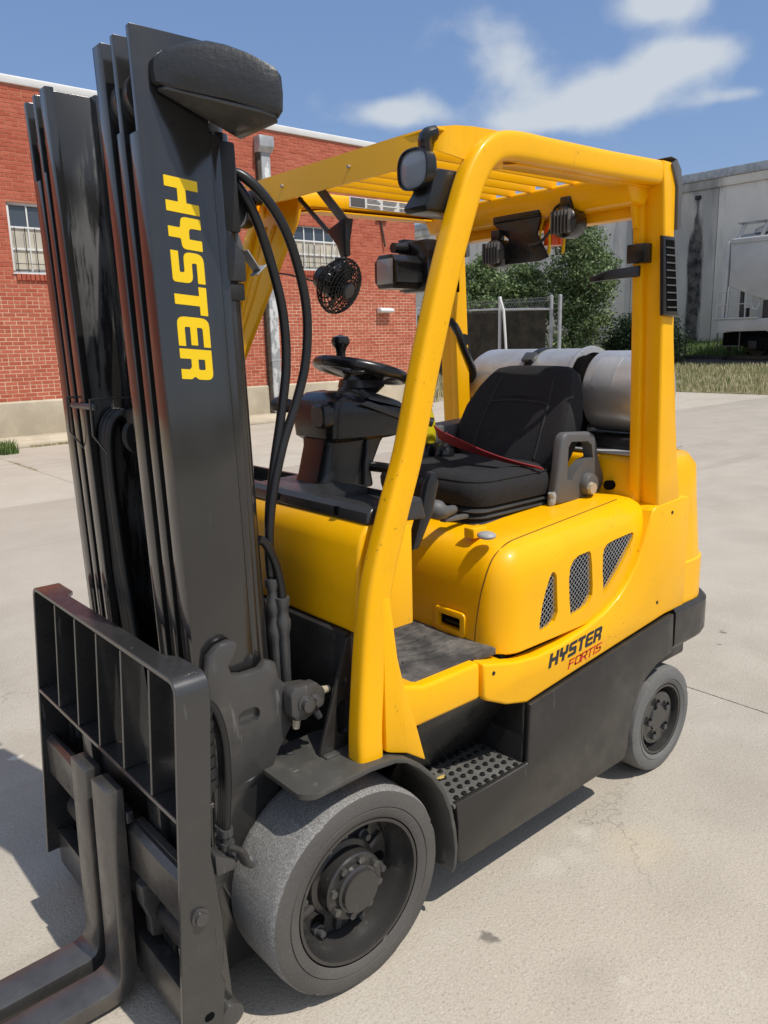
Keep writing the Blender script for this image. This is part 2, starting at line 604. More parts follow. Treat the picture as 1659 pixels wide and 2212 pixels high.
# ------------------------------------------------------------------ mesh helpers
class MB:
    def __init__(self):
        self.bm = bmesh.new()

    def verts(self, pts):
        return [self.bm.verts.new(p) for p in pts]

    def face(self, vs):
        try:
            return self.bm.faces.new(vs)
        except ValueError:
            return None

    def box(self, x0, x1, y0, y1, z0, z1):
        v = self.verts([(x, y, z) for x in (x0, x1) for y in (y0, y1) for z in (z0, z1)])
        for q in ((0, 1, 3, 2), (4, 6, 7, 5), (0, 4, 5, 1), (2, 3, 7, 6), (0, 2, 6, 4), (1, 5, 7, 3)):
            self.face([v[i] for i in q])
        return self

    def prism(self, pts, axis, a, b):
        """polygon in the plane across `axis`, run from a to b. 2D order: x->(y,z) y->(x,z) z->(x,y)"""
        def P(p, t):
            return {'x': (t, p[0], p[1]), 'y': (p[0], t, p[1]), 'z': (p[0], p[1], t)}[axis]
        A = self.verts([P(p, a) for p in pts])
        B = self.verts([P(p, b) for p in pts])
        n = len(pts)
        self.face(A)
        self.face(B[::-1])
        for i in range(n):
            j = (i + 1) % n
            self.face([A[j], A[i], B[i], B[j]])
        return self

    def loft(self, rings, cap=True, closed=True):
        R = [self.verts(q) for q in rings]
        n = len(R[0])
        for k in range(len(R) - 1):
            for i in range(n if closed else n - 1):
                j = (i + 1) % n
                self.face([R[k][i], R[k][j], R[k + 1][j], R[k + 1][i]])
        if cap:
            self.face(R[0][::-1])
            self.face(R[-1])
        return self

    def tube(self, path, rad, n=12, cap=True, sx=1., sy=1., up=None, sq=1.):
        path = [Vector(p) for p in path]
        m = len(path)
        rings = []
        ref = Vector(up) if up else None
        for i, p in enumerate(path):
            t = (path[min(i + 1, m - 1)] - path[max(i - 1, 0)]).normalized()
            if ref is None:
                ref = t.orthogonal()
            a = (ref - t * ref.dot(t)).normalized()
            b = t.cross(a)
            ref = a
            rr = rad[i] if isinstance(rad, (list, tuple)) else rad
            rings.append([p + (a * math.copysign(abs(math.cos(q)) ** sq, math.cos(q)) * sx + b * math.copysign(abs(math.sin(q)) ** sq, math.sin(q)) * sy) * rr for q in [2 * math.pi * k / n for k in range(n)]])
        return self.loft(rings, cap)

    def cyl(self, p0, p1, r0, r1=None, n=20):
        return self.tube([p0, p1], [r0, r1 if r1 is not None else r0], n)

    def lathe(self, prof, org, axis='y', n=48, cap=False):
        """prof: (radius, offset along the axis)"""
        rings = []
        o = Vector(org)
        for (rr, h) in prof:
            ring = []
            for k in range(n):
                a = 2 * math.pi * k / n
                c, s = rr * math.cos(a), rr * math.sin(a)
                ring.append(o + Vector({'y': (c, h, s), 'z': (c, s, h), 'x': (h, c, s)}[axis]))
            rings.append(ring)
        return self.loft(rings, cap)

    def sphere(self, c, rx, ry=None, rz=None, n=16, m=10):
        ry = ry or rx
        rz = rz or rx
        rings = []
        for i in range(m + 1):
            t = math.pi * i / m
            rr = max(math.sin(t), .02)
            rings.append([(c[0] + rx * rr * math.cos(2 * math.pi * k / n), c[1] + ry * rr * math.sin(2 * math.pi * k / n), c[2] - rz * math.cos(t)) for k in range(n)])
        return self.loft(rings)

    def obox(self, c, ax, ay, az, sx, sy, sz):
        """oriented box, full sizes sx sy sz along unit axes"""
        c, ax, ay, az = Vector(c), Vector(ax), Vector(ay), Vector(az)
        v = self.verts([c + ax * (a * sx / 2) + ay * (b * sy / 2) + az * (d * sz / 2) for a in (-1, 1) for b in (-1, 1) for d in (-1, 1)])
        for q in ((0, 1, 3, 2), (4, 6, 7, 5), (0, 4, 5, 1), (2, 3, 7, 6), (0, 2, 6, 4), (1, 5, 7, 3)):
            self.face([v[i] for i in q])
        return self

    def bar(self, p0, p1, w, h, up=(0, 0, 1)):
        p0, p1 = Vector(p0), Vector(p1)
        d = (p1 - p0)
        L = d.length
        d.normalize()
        s = d.cross(Vector(up))
        if s.length < 1e-4:
            s = d.orthogonal()
        s.normalize()
        t = s.cross(d)
        return self.obox((p0 + p1) / 2, d, s, t, L, w, h)

    def xf(self, fn):
        for v in self.bm.verts:
            v.co = fn(v.co)
        return self

    def mesh(self, name, bev=0., seg=2, ang=40, limit=None):
        bm = self.bm
        bmesh.ops.remove_doubles(bm, verts=bm.verts, dist=1e-5)
        bmesh.ops.recalc_face_normals(bm, faces=bm.faces)
        if bev:
            ed = [e for e in bm.edges if len(e.link_faces) == 2 and e.calc_face_angle(0) > math.radians(ang)]
            if ed:
                bmesh.ops.bevel(bm, geom=ed, offset=bev, segments=seg, profile=.5, affect='EDGES', clamp_overlap=True)
        me = bpy.data.meshes.new(name)
        bm.to_mesh(me)
        bm.free()
        me.polygons.foreach_set('use_smooth', [True] * len(me.polygons))
        me.set_sharp_from_angle(angle=math.radians(34))
        return me


def link(name, me, mat, parent=None):
    o = bpy.data.objects.new(name, me)
    COL.objects.link(o)
    if mat is not None:
        me.materials.clear()
        me.materials.append(MAT[mat] if isinstance(mat, str) else mat)
    if parent is not None:
        o.parent = parent
        o.matrix_parent_inverse = parent_world(parent).inverted()
    return o


WORLD = {}


def parent_world(p):
    m = Matrix.LocRotScale(p.location, p.rotation_euler, p.scale)
    if p.parent is None:
        return m
    return parent_world(p.parent) @ p.matrix_parent_inverse @ m


def part(name, mb, mat, parent=None, bev=0., seg=2, ang=40):
    return link(name, mb.mesh(name, bev, seg, ang), mat, parent)


def root(name, label, cat, loc, group=None):
    o = bpy.data.objects.new(name, None)
    o.empty_display_size = .2
    COL.objects.link(o)
    o.location = loc
    tag(o, label, cat, group)
    return o


def tag(o, label=None, cat=None, group=None, kind=None):
    for k, v in (('label', label), ('category', cat), ('group', group), ('kind', kind)):
        if v:
            o[k] = v
    return o


def cut(o, cutter_mb):
    """subtract a shape from a mesh object and keep the result as its mesh"""
    c = bpy.data.objects.new('cutter', cutter_mb.mesh('cutter'))
    COL.objects.link(c)
    md = o.modifiers.new('b', 'BOOLEAN')
    md.object = c
    md.operation = 'DIFFERENCE'
    md.solver = 'EXACT'
    bpy.context.view_layer.update()
    dg = bpy.context.evaluated_depsgraph_get()
    me = bpy.data.meshes.new_from_object(o.evaluated_get(dg))
    o.modifiers.clear()
    o.data = me
    me.polygons.foreach_set('use_smooth', [True] * len(me.polygons))
    me.set_sharp_from_angle(angle=math.radians(34))
    bpy.data.objects.remove(c)
    return o


def arc(cx, cy, rr, a0, a1, n=8):
    return [(cx + rr * math.cos(math.radians(a0 + (a1 - a0) * k / n)), cy + rr * math.sin(math.radians(a0 + (a1 - a0) * k / n))) for k in range(n + 1)]


def rrect(x0, x1, y0, y1, rr, n=5):
    return arc(x1 - rr, y1 - rr, rr, 0, 90, n) + arc(x0 + rr, y1 - rr, rr, 90, 180, n) + arc(x0 + rr, y0 + rr, rr, 180, 270, n) + arc(x1 - rr, y0 + rr, rr, 270, 360, n)


def spline(pts, n=8):
    """Catmull-Rom through the points"""
    P = [Vector(p) for p in pts]
    P = [P[0] * 2 - P[1]] + P + [P[-1] * 2 - P[-2]]
    out = []
    for i in range(1, len(P) - 2):
        for k in range(n):
            t = k / n
            a, b, c, d = P[i - 1], P[i], P[i + 1], P[i + 2]
            out.append(.5 * ((2 * b) + (c - a) * t + (2 * a - 5 * b + 4 * c - d) * t * t + (3 * b - a - 3 * c + d) * t ** 3))
    out.append(P[-2])
    return out

# ================================================================== FORKLIFT
T = root('forklift', 'yellow and black propane forklift standing on the concrete yard with its mast lowered', 'forklift', (-.7, 0, 0))


def mx(v):      # the mast leans a touch forward
    return Vector((v[0] + .0195 * (v[2] - .4), v[1], v[2]))


def bx(z):      # front edge of the load backrest
    return .42 + .065 * (.945 - z)


# ---- chassis
ch = MB()
ch.prism([(-.08, .17), (-.08, .62), (-.5, .70), (-1.46, .70), (-1.46, .17)], 'y', -.36, .30)
ch.prism([(-.62, .18), (-.66, .56), (-1.42, .63), (-1.40, .46), (-1.22, .40), (-1.18, .18)], 'y', -.50, .497)
ch.box(-.10, -.06, -.40, .40, .34, .905)
ch.box(-.08, .10, -.26, .26, .20, .55)
part('chassis', ch, 'dull', T, .006)

for sgn in (1, -1):
    sk = MB()
    pts = [(-.336, .365), (-.343, .30), (-.343, .25)] + [(-.340, .20), (-.352, .176), (-.37, .169), (-1.148, .171), (-1.18, .176), (-1.196, .21), (-1.199, .26), (-1.222, .344), (-1.255, .395), (-1.294, .437), (-1.36, .468), (-1.435, .482), (-1.47, .488), (-1.462, .636), (-1.415, .634), (-.655, .554), (-.648, .365)]
    sk.prism(pts, 'y', .499 * sgn, .52 * sgn)
    part('side_skirt', sk, 'skirt', T, .006)
    # step well
    st = MB()
    st.loft([[(-.235, .485 * sgn, .63), (-.645, .485 * sgn, .63), (-.645, .475 * sgn, .63), (-.235, .475 * sgn, .63)],
             [(-.235, .325 * sgn, .36), (-.645, .325 * sgn, .36), (-.645, .315 * sgn, .36), (-.235, .315 * sgn, .36)]])
    st.box(-.668, -.648, .30 * sgn, .498 * sgn, .36, .562)
    part('step_wall', st, 'black', T, .004)
    sp = MB()
    sp.box(-.646, -.330, .31 * sgn, .516 * sgn, .350, .362)
    plate = part('step_plate', sp, 'plate', T, .003)
    pe = MB()
    for i in range(10):
        for j in range(6):
            x = -.345 - i * .032 - (.016 if j % 2 else 0)
            y = (.335 + j * .032) * sgn
            if x > -.64:
                pe.lathe([(.0085, 0), (.0075, .006), (.0045, .007), (.004, .001)], (x, y, .362), 'z', 8)
    tag(part('grip_studs', pe, 'dull', plate), kind='stuff')

# ---- fender: flat plate, then an arch down behind the drive wheel
for sgn in (1, -1):
    fp = [(.165, .603), (.05, .606), (-.03, .608), (-.11, .599), (-.16, .576), (-.20, .545), (-.245, .497), (-.285, .435), (-.31, .37), (-.325, .30), (-.331, .24), (-.326, .19), (-.318, .175)]
    fd = MB()
    inner = [(p[0] - (.012 if i > 4 else 0) * .8, p[1] - .014) if i < 4 else (p[0] + .012, p[1] - .006) for i, p in enumerate(fp)]
    fd.prism(fp + inner[::-1], 'y', .285 * sgn, .53 * sgn)
    fo = part('fender', fd, 'fenderdust', T, .003)
    cut(fo, MB().prism([(.17, .24 * sgn), (.17, .30 * sgn), (.135, .28 * sgn), (.11, .24 * sgn)], 'z', .5, .7))
    cr_ = [(.166, .531), (.116, .531)] + [(.166 - .05 + .05 * math.sin(t_), .531 - .05 + .05 * math.cos(t_)) for t_ in [math.pi / 2 * q / 6 for q in range(7)]] + [(.166, .481)]
    cut(fo, MB().prism([(.20, .481 * sgn), (.20, .56 * sgn), (.116, .56 * sgn)] + [(x, y * sgn) for (x, y) in cr_[2:]], 'z', .5, .7))
    g = MB()
    g.prism([(-.08, .90), (-.064, .893), (.030, .625), (.034, .603), (-.092, .603)], 'y', .395 * sgn, .407 * sgn)
    go = part('gusset_plate', g, 'skirt', T, .002)
    cut(go, MB().prism(rrect(-.062, -.022, .645, .735, .019), 'y', .38 * sgn, .42 * sgn))
    cut(go, MB().prism(rrect(-.058, -.043, .775, .80, .007), 'y', .38 * sgn, .42 * sgn))
    part('gusset_flange', MB().box(-.10, .03, .407 * sgn, .43 * sgn, .604, .612), 'steel', T, .003)
    part('bolt_head', MB().lathe([(.0, .004), (.012, .004), (.014, 0)], (.075, .33 * sgn, .607), 'z', 12), 'steel', T)

# ---- cowl and dash
cw = MB()
cw.prism([(-.078, .905), (-.098, 1.12), (-.108, 1.155), (-.128, 1.176), (-.16, 1.182), (-.255, 1.182), (-.255, .905)], 'y', -.425, .425)
part('front_cowl', cw, 'yellow', T, .012, 3)
part('cowl_edge', MB().prism([(-.10, .90), (-.135, 1.165), (-.25, 1.165), (-.25, .90)], 'y', .427, .452), 'yellow', T, .006)
ds = MB()
ds.prism([(-.125, 1.176), (-.132, 1.206), (-.146, 1.218), (-.315, 1.222), (-.33, 1.16)], 'y', -.415, .425)
do = part('dash_tray', ds, 'dash', T, .010, 3)
cut(do, MB().box(-.295, -.165, -.39, -.12, 1.185, 1.3))
cut(do, MB().box(-.30, -.18, .22, .38, 1.205, 1.3))
for y in (-.28, .02, .30):
    part('clip_slot', MB().box(-.134, -.124, y - .008, y + .008, 1.186, 1.208), 'dark', do, .002)

# ---- steering
sc = MB()
col = []
for (x, z, w, d) in ((-.345, 1.19, .160, .215), (-.352, 1.24, .145, .195), (-.385, 1.32, .145, .215), (-.412, 1.38, .165, .255), (-.42, 1.41, .17, .26)):
    col.append([(x + d / 2, -w / 2 + .02, z), (x + d / 2 - .02, -w / 2, z), (x - d / 2 + .02, -w / 2, z), (x - d / 2, -w / 2 + .02, z), (x - d / 2, w / 2 - .02, z), (x - d / 2 + .02, w / 2, z), (x + d / 2 - .02, w / 2, z), (x + d / 2, w / 2 - .02, z)])
sc.loft(col)
so_ = part('steering_column', sc, 'plastic', T, .006)
cv = MB()
cvl = []
for (z, xa, xb, w, dz) in ((1.335, -.290, -.52, .088, 0), (1.350, -.272, -.555, .104, -.01), (1.425, -.268, -.580, .112, -.03), (1.455, -.280, -.580, .108, -.045), (1.474, -.310, -.570, .095, -.06), (1.480, -.345, -.54, .07, -.06)):
    ring = rrect(xb, xa, -w, w, .035, 4)
    cvl.append([(x, y, z + dz * ((xa - x) / (xa - xb)) ** 2) for (x, y) in ring])
cv.loft(cvl)
part('column_cover', cv, 'plastic', so_)
part('cover_band', MB().loft([[(x, s * .1195, z) for (x, z) in ((-.36, 1.445), (-.39, 1.452), (-.56, 1.395), (-.555, 1.375))] for s in (.98, 1.02)]), 'dash', so_, .002)
part('display_pod', MB().loft([[(-.40, .06, 1.47), (-.54, .06, 1.43), (-.54, .115, 1.42), (-.40, .115, 1.455)], [(-.41, .07, 1.485), (-.53, .07, 1.448), (-.53, .105, 1.44), (-.41, .105, 1.47)]]), 'dash', so_, .003)
part('signal_stalk', MB().tube([(-.52, .09, 1.40), (-.585, .13, 1.385), (-.62, .15, 1.372)], [.013, .012, .015], 10), 'plastic', so_)
part('column_rib', MB().tube([(-.285, .062, 1.20), (-.305, .058, 1.33), (-.315, .066, 1.385)], .012, 10), 'plastic', so_)
part('column_rib', MB().tube([(-.40, .085, 1.20), (-.42, .075, 1.33), (-.44, .08, 1.385)], .010, 10), 'plastic', so_)
part('column_knob', MB().loft([[(x, .07 + p[0] * s, 1.415 + p[1] * s) for p in rrect(-.034, .034, -.034, .034, .018, 4)] for (x, s) in ((-.285, .9), (-.262, 1.0), (-.248, .95), (-.243, .8))]), 'plastic', so_)
part('side_lever', MB().tube([(-.30, -.12, 1.43), (-.262, -.15, 1.440), (-.255, -.165, 1.44)], [.02, .024, .018], 10), 'plastic', so_)
part('tilt_lever', MB().tube(spline([(-.44, .06, 1.25), (-.465, .12, 1.245), (-.48, .15, 1.232), (-.485, .16, 1.215)], 4), [.016] * 12 + [.010], 10), 'plastic', so_)
part('column_boss', MB().tube([(-.43, 0, 1.44), (-.475, 0, 1.525)], [.058, .048], 20), 'plastic', so_, .006)
part('hand_tray', MB().loft([[(-.55, -.10, z), (-.60, -.10, z), (-.60, .12, z), (-.55, .12, z)] for z in (1.40, 1.43)]), 'plastic', so_, .01)

wc, wt = Vector((-.465, 0, 1.533)), Vector((-.13, 0, 1.0)).normalized()
wa = Vector((1, 0, .27)).normalized()
wb = Vector((0, 1, 0))
R = .132
rim = MB()
ring = []
for i in range(41):
    a = 2 * math.pi * i / 40
    ring.append(wc + wa * R * math.cos(a) + wb * R * math.sin(a))
rim.tube(ring, .0165, 12, cap=False)
sw = part('steering_wheel', rim, 'plastic', T)
part('wheel_hub', MB().lathe([(.0, -.045), (.05, -.042), (.072, -.022), (.066, .0), (.0, .008)], wc - Vector((0, 0, .025)), 'z', 24), 'plastic', sw)
for a in (90, 210, 330):
    a = math.radians(a)
    e = wc + wa * R * math.cos(a) + wb * R * math.sin(a)
    part('spoke', MB().loft([[p + (wb if abs(math.sin(a)) < .6 else wa) * s * w + Vector((0, 0, dz)) for (s, dz) in ((-1, 0), (1, 0), (1, .01), (-1, .01))] for (p, w) in ((wc - Vector((0, 0, .030)), .05), (e - Vector((0, 0, .006)), .030))]), 'plastic', sw, .003)
kp = wc + wa * .060 + wb * -.02 + Vector((0, 0, .008))
part('spinner_knob', MB().lathe([(0, 0), (.014, .002), (.014, .03), (.017, .045), (.026, .056), (.028, .066), (.024, .078), (0, .084)], kp, 'z', 20), 'plastic', sw)

# ---- hood
def plan(ins):
    x0, x1, y0, y1 = -1.335 + ins * .4, -.548 - ins, -.492 + ins, .492 - ins
    rr = max(.095 - ins * .5, .04)
    return arc(x1 - rr, y1 - rr, rr, 0, 90, 8) + arc(x0 + .03, y1 - .03, .03, 90, 180, 3) + arc(x0 + .03, y0 + .03, .03, 180, 270, 3) + arc(x1 - rr, y0 + rr, rr, 270, 360, 8)


def htop(x):     # the hood's shoulder climbs to the rear
    return .0 + max(0, (-.56 - x)) * .055


hd = MB()
rings = []
for z, ins in ((.716, .006), (.722, 0), (.80, 0), (.90, .002), (.945, .006), (.975, .014), (1.0, .027), (1.018, .045), (1.03, .07), (1.036, .11)):
    k = (z - .72) / .32
    rings.append([(x - .012 * k, y, z + htop(x) * max(0, k)) for (x, y) in plan(ins)])
hd.loft(rings)
hood = part('hood', hd, 'yellow', T, 0)


def vent(pts):
    return MB().prism(pts, 'y', .4705, .60)


V1 = [(-.805, .915), (-.797, .928), (-.785, .930), (-.772, .918), (-.752, .880), (-.735, .835), (-.724, .785), (-.722, .757), (-.735, .754), (-.775, .760), (-.797, .772), (-.811, .80)]
V2 = [(-.983, .950), (-.975, .958), (-.92, .955), (-.892, .945), (-.873, .925), (-.866, .89), (-.870, .82), (-.878, .768), (-.89, .765), (-.945, .774), (-.97, .785), (-.99, .81), (-.992, .84)]
V3 = [(-1.226, .972), (-1.215, .975), (-1.12, .969), (-1.075, .963), (-1.055, .950), (-1.046, .93), (-1.045, .88), (-1.052, .802), (-1.060, .798), (-1.085, .815), (-1.14, .862), (-1.19, .915), (-1.222, .955)]
for V in (V1, V2, V3):
    cut(hood, vent(V))
cut(hood, MB().prism(rrect(.238, .345, .757, .812, .012), 'x', -.60, -.45))
# dark space and expanded-metal mesh behind each opening
for V in (V1, V2, V3):
    xs = [p[0] for p in V]
    zs = [p[1] for p in V]
    x0, x1, z0, z1 = min(xs) - .004, max(xs) + .004, min(zs) - .004, max(zs) + .004
    part('vent_backing', MB().box(x0, x1, .465, .4730, z0, z1), 'dark', hood)
    gm = MB()
    px, pz = .0185, .0088
    nx, nz = int((x1 - x0) / px) + 1, int((z1 - z0) / pz) + 1
    for i in range(nx):
        for j in range(nz):
            cx_, cz_ = x0 + i * px + (px / 2 if j % 2 else 0), z0 + j * pz
            if cx_ + px / 2 > x1 or cz_ + pz > z1:
                continue
            for s in (-1, 1):
                gm.bar((cx_, .4815, cz_), (cx_ + s * px / 2, .4815, cz_ + pz), .0014, .0012, up=(0, 1, 0))
    tag(part('vent_mesh', gm, 'galv', hood), kind='stuff')
part('latch_recess', MB().box(-.585, -.560, .243, .340, .768, .803), 'dark', hood, .003)
lr = MB()
lr.prism(rrect(.226, .357, .745, .824, .016), 'x', -.556, -.541)
lro = part('latch_bezel', lr, 'yellow', hood, .004, 2)
cut(lro, MB().prism(rrect(.246, .338, .766, .805, .006), 'x', -.60, -.5))
part('latch_paddle', MB().box(-.566, -.556, .262, .325, .775, .786), 'dull', hood, .003)

from mathutils.bvhtree import BVHTree
bvh = BVHTree.FromPolygons([v.co for v in hood.data.vertices], [p.vertices for p in hood.data.polygons])
sm_pts = [(-1.25, .40, 1.2), (-1.10, .405, 1.2), (-.95, .41, 1.2), (-.80, .415, 1.2), (-.72, .418, 1.2), (-.67, .420, 1.2), (-.64, .421, 1.2)]
seam = [bvh.ray_cast(Vector(p), Vector((0, 0, -1)))[0] for p in sm_pts]
seam += [bvh.ray_cast(Vector((-.3, y, z)), Vector((-1, 0, 0)))[0] for (y, z) in ((.421, 1.005), (.420, .98), (.416, .94), (.405, .88), (.395, .80), (.390, .73))]
part('hood_seam', MB().tube(spline(seam, 5), .0021, 6), 'seam', hood)

# ---- body side below the hood
for sgn in (1, -1):
    bp = [(-.460, .738), (-.52, .722), (-.60, .703), (-.70, .692), (-.82, .697), (-.95, .716), (-1.05, .742), (-1.12, .773), (-1.175, .815), (-1.225, .872), (-1.262, .935), (-1.29, 1.0), (-1.305, 1.035), (-1.33, 1.05), (-1.50, 1.06), (-1.55, 1.05), (-1.55, .642), (-1.415, .640), (-.90, .586), (-.652, .558), (-.56, .582), (-.475, .622), (-.460, .64)]
    b = MB()
    b.prism(bp, 'y', .40 * sgn, .508 * sgn)
    part('body_side', b, 'yellow', T, .009, 3)
    sl = MB()
    sl.prism([(-.135, .80), (-.17, .765), (-.24, .742), (-.455, .742), (-.455, .634), (-.20, .634), (-.15, .66)], 'y', .42 * sgn, .500 * sgn)
    part('door_sill', sl, 'yellow', T, .012, 3)
    gs = MB()
    gs.prism([(-.10, 1.02), (-.125, 1.01), (-.145, .85), (-.172, .74), (-.205, .645), (-.236, .535), (-.22, .545), (-.17, .58), (-.115, .602), (-.10, .61)], 'y', .482 * sgn, .506 * sgn)
    part('pillar_fairing', gs, 'yellow', T, .004)
fm = MB()
fm.box(-.56, -.10, -.41, .465, .725, .747)
fl = part('floor_mat', fm, 'mat', T, .004)
rb = MB()
for k in range(7):
    y = .12 + k * .045
    rb.tube(spline([(-.50, y, .748), (-.40, y + .01, .749), (-.29, y - .03 * 1, .748)], 4), .005, 6)
part('mat_ribs', rb, 'mat', fl)
part('hood_seal', MB().box(-1.28, -.57, -.47, .47, .700, .720), 'dark', T)

for (x, z) in ((-1.43, 1.012), (-1.36, .70), (-.50, .70)):
    part('panel_screw', MB().lathe([(.006, .508), (.006, .510), (.0, .5105)], (x, 0, z), 'y', 10), 'dull', T)
# ---- counterweight
def cwplan(x0, x1, hw, rr):
    return [(x0, -hw), (x0, hw)] + arc(x1 + rr, hw - rr, rr, 90, 180, 8) + arc(x1 + rr, -hw + rr, rr, 180, 270, 8)


def prism_levels(levels):
    m = MB()
    m.loft([[(x, y, z) for (x, y) in p] for (z, p) in levels])
    return m


cwm = prism_levels([(.642, cwplan(-1.47, -1.80, .502, .17)), (.80, cwplan(-1.47, -1.80, .502, .17)), (.805, cwplan(-1.47, -1.79, .497, .17)), (1.03, cwplan(-1.47, -1.77, .490, .18)), (1.15, cwplan(-1.47, -1.76, .485, .18)), (1.19, cwplan(-1.47, -1.735, .465, .18)), (1.20, cwplan(-1.47, -1.70, .44, .18))])
part('counterweight', cwm, 'yellow', T, 0)
part('counterweight_front', MB().prism([(-1.30, 1.0), (-1.345, 1.19), (-1.37, 1.205), (-1.50, 1.205), (-1.50, 1.0)], 'y', -.46, .43), 'yellow', T, .012, 3)
part('filler_hole', MB().cyl((-1.30, .33, 1.105), (-1.335, .33, 1.10), .017, .017, 18), 'dark', T)
bmp = prism_levels([(.46, cwplan(-1.475, -1.79, .47, .17)), (.50, cwplan(-1.475, -1.815, .515, .17)), (.515, cwplan(-1.475, -1.825, .52, .17)), (.632, cwplan(-1.475, -1.825, .52, .17)), (.648, cwplan(-1.475, -1.815, .508, .17))])
part('rear_bumper', bmp, 'skirt', T, 0)
part('axle_bracket', MB().prism([(-1.50, .49), (-1.56, .49), (-1.52, .40), (-1.49, .40)], 'y', .28, .44), 'skirt', T, .004)
part('rear_axle', MB().box(-1.60, -1.36, -.30, .30, .14, .46), 'dull', T, .01)
part('counterweight_foot', MB().box(-1.78, -1.60, -.40, .40, .36, .50), 'skirt', T, .01)

# ---- wheels
def wheel(x, sgn, R, wdt, yo, tyre_m, side_m, rim_r, depth, hub_r, nb, name):
    """outer face towards sgn*y"""
    def P(prof):
        return [(a, sgn * (yo + b)) for (a, b) in prof]
    c = (x, 0, R)
    rimb = MB()
    rimb.lathe(P([(rim_r + .004, -wdt), (rim_r + .004, -.012), (rim_r, -.004), (rim_r - .008, -.005), (rim_r - .012, -.020), (rim_r - .016, -.05), (rim_r - .03, -.066), (rim_r - .034, -depth), (.012, -depth)]), c, 'y', 64)
    w = part(name, rimb, 'wheelpaint', T)
    ty = MB()
    prof = [(rim_r + .003, -wdt + .004), (R - .012, -wdt), (R - .002, -wdt + .012), (R, -wdt + .03), (R, -.03), (R - .002, -.014), (R - .007, -.004), (R - .016, 0), (R - .04, .002), (R - .046, .002), (R - .048, -.0015), (R - .050, .002), (rim_r + .014, .001), (rim_r + .004, -.004)]
    ty.lathe(P(prof), c, 'y', 120)
    rs = random.Random(3)
    for v in ty.bm.verts:      # scuffed, chunked edge
        d = Vector((v.co.x - x, 0, v.co.z - R))
        l = d.length
        a = math.atan2(d.z, d.x)
        if l > R - .02:
            k = mnoise.noise(Vector((math.cos(a) * 3, math.sin(a) * 3, v.co.y * 9))) * .0035
            k -= .020 * max(0, mnoise.noise(Vector((math.cos(a) * 9, math.sin(a) * 9, 4 + v.co.y * 3))) - .30)
            v.co += d.normalized() * min(k, 0)
    me = ty.mesh('tyre')
    to = link('tyre', me, tyre_m, w)
    me.materials.append(MAT[side_m])
    for p in me.polygons:
        cc = p.center
        if math.hypot(cc.x - x, cc.z - R) < R - .009:
            p.material_index = 1
    hb = MB()
    if nb == 6:
        hb.lathe(P([(hub_r + .02, -depth), (hub_r + .014, -depth + .015), (hub_r, -depth + .02), (hub_r, -.034), (hub_r - .004, -.030), (.064, -.030), (.062, -.018), (.056, -.014), (.054, -.004), (0.001, -.002)]), c, 'y', 40)
    else:
        hb.lathe(P([(hub_r, -depth), (hub_r - .004, -depth + .006), (.001, -depth + .006)]), c, 'y', 32)
    h = part('hub', hb, 'wheelpaint', w)
    if nb == 6:
        for k in range(8):
            a = 2 * math.pi * (k + .3) / 8
            px, pz = x + .074 * math.cos(a), R + .074 * math.sin(a)
            part('hub_bolt', MB().lathe(P([(.0105, -.031), (.0105, -.020), (.0, -.019)]), (px, 0, pz), 'y', 6), 'steel', w)
        for k in range(6):
            a = 2 * math.pi * (k + .12) / 6
            px, pz = x + .128 * math.cos(a), R + .128 * math.sin(a)
            part('lug_hole', MB().lathe(P([(.022, -depth + .0015), (.018, -depth + .001), (.001, -depth + .001)]), (px, 0, pz), 'y', 18), 'dark', w)
            q = MB().lathe(P([(.0155, -depth), (.0155, -depth + .016), (.011, -depth + .019), (.009, -depth + .036), (.0, -depth + .037)]), (px + .008, 0, pz - .010), 'y', 12)
            part('lug_nut', q, 'bolt', w)
        for k in range(6):
            a = 2 * math.pi * (k + .62) / 6
            rbv = MB().bar((x + .08 * math.cos(a), sgn * (yo - depth + .008), R + .08 * math.sin(a)), (x + .15 * math.cos(a), sgn * (yo - depth + .004), R + .15 * math.sin(a)), .02, .012, (0, 1, 0))
            part('hub_rib', rbv, 'steel', w, .003)
    else:
        for k in range(nb):
            a = 2 * math.pi * (k + .1) / nb
            px, pz = x + .066 * math.cos(a), R + .066 * math.sin(a)
            part('lug_hole', MB().lathe(P([(.015, -depth + .0075), (.001, -depth + .0075)]), (px, 0, pz), 'y', 14), 'dark', w)
            part('lug_nut', MB().lathe(P([(.011, -depth), (.011, -depth + .014), (0, -depth + .015)]), (px + .004, 0, pz - .006), 'y', 6), 'bolt', w)
    return w


for sgn in (1, -1):
    wheel(0, sgn, .267, .203, .518, 'tread', 'sidewall', .188, .094, .088, 6, 'drive_wheel')
    wheel(-1.48, sgn, .203, .14, .487, 'greytyre', 'greytyre', .134, .022, .05, 5, 'steer_wheel')
part('drive_axle', MB().cyl((0, -.40, .267), (0, .40, .267), .075, .075, 24), 'dull', T)

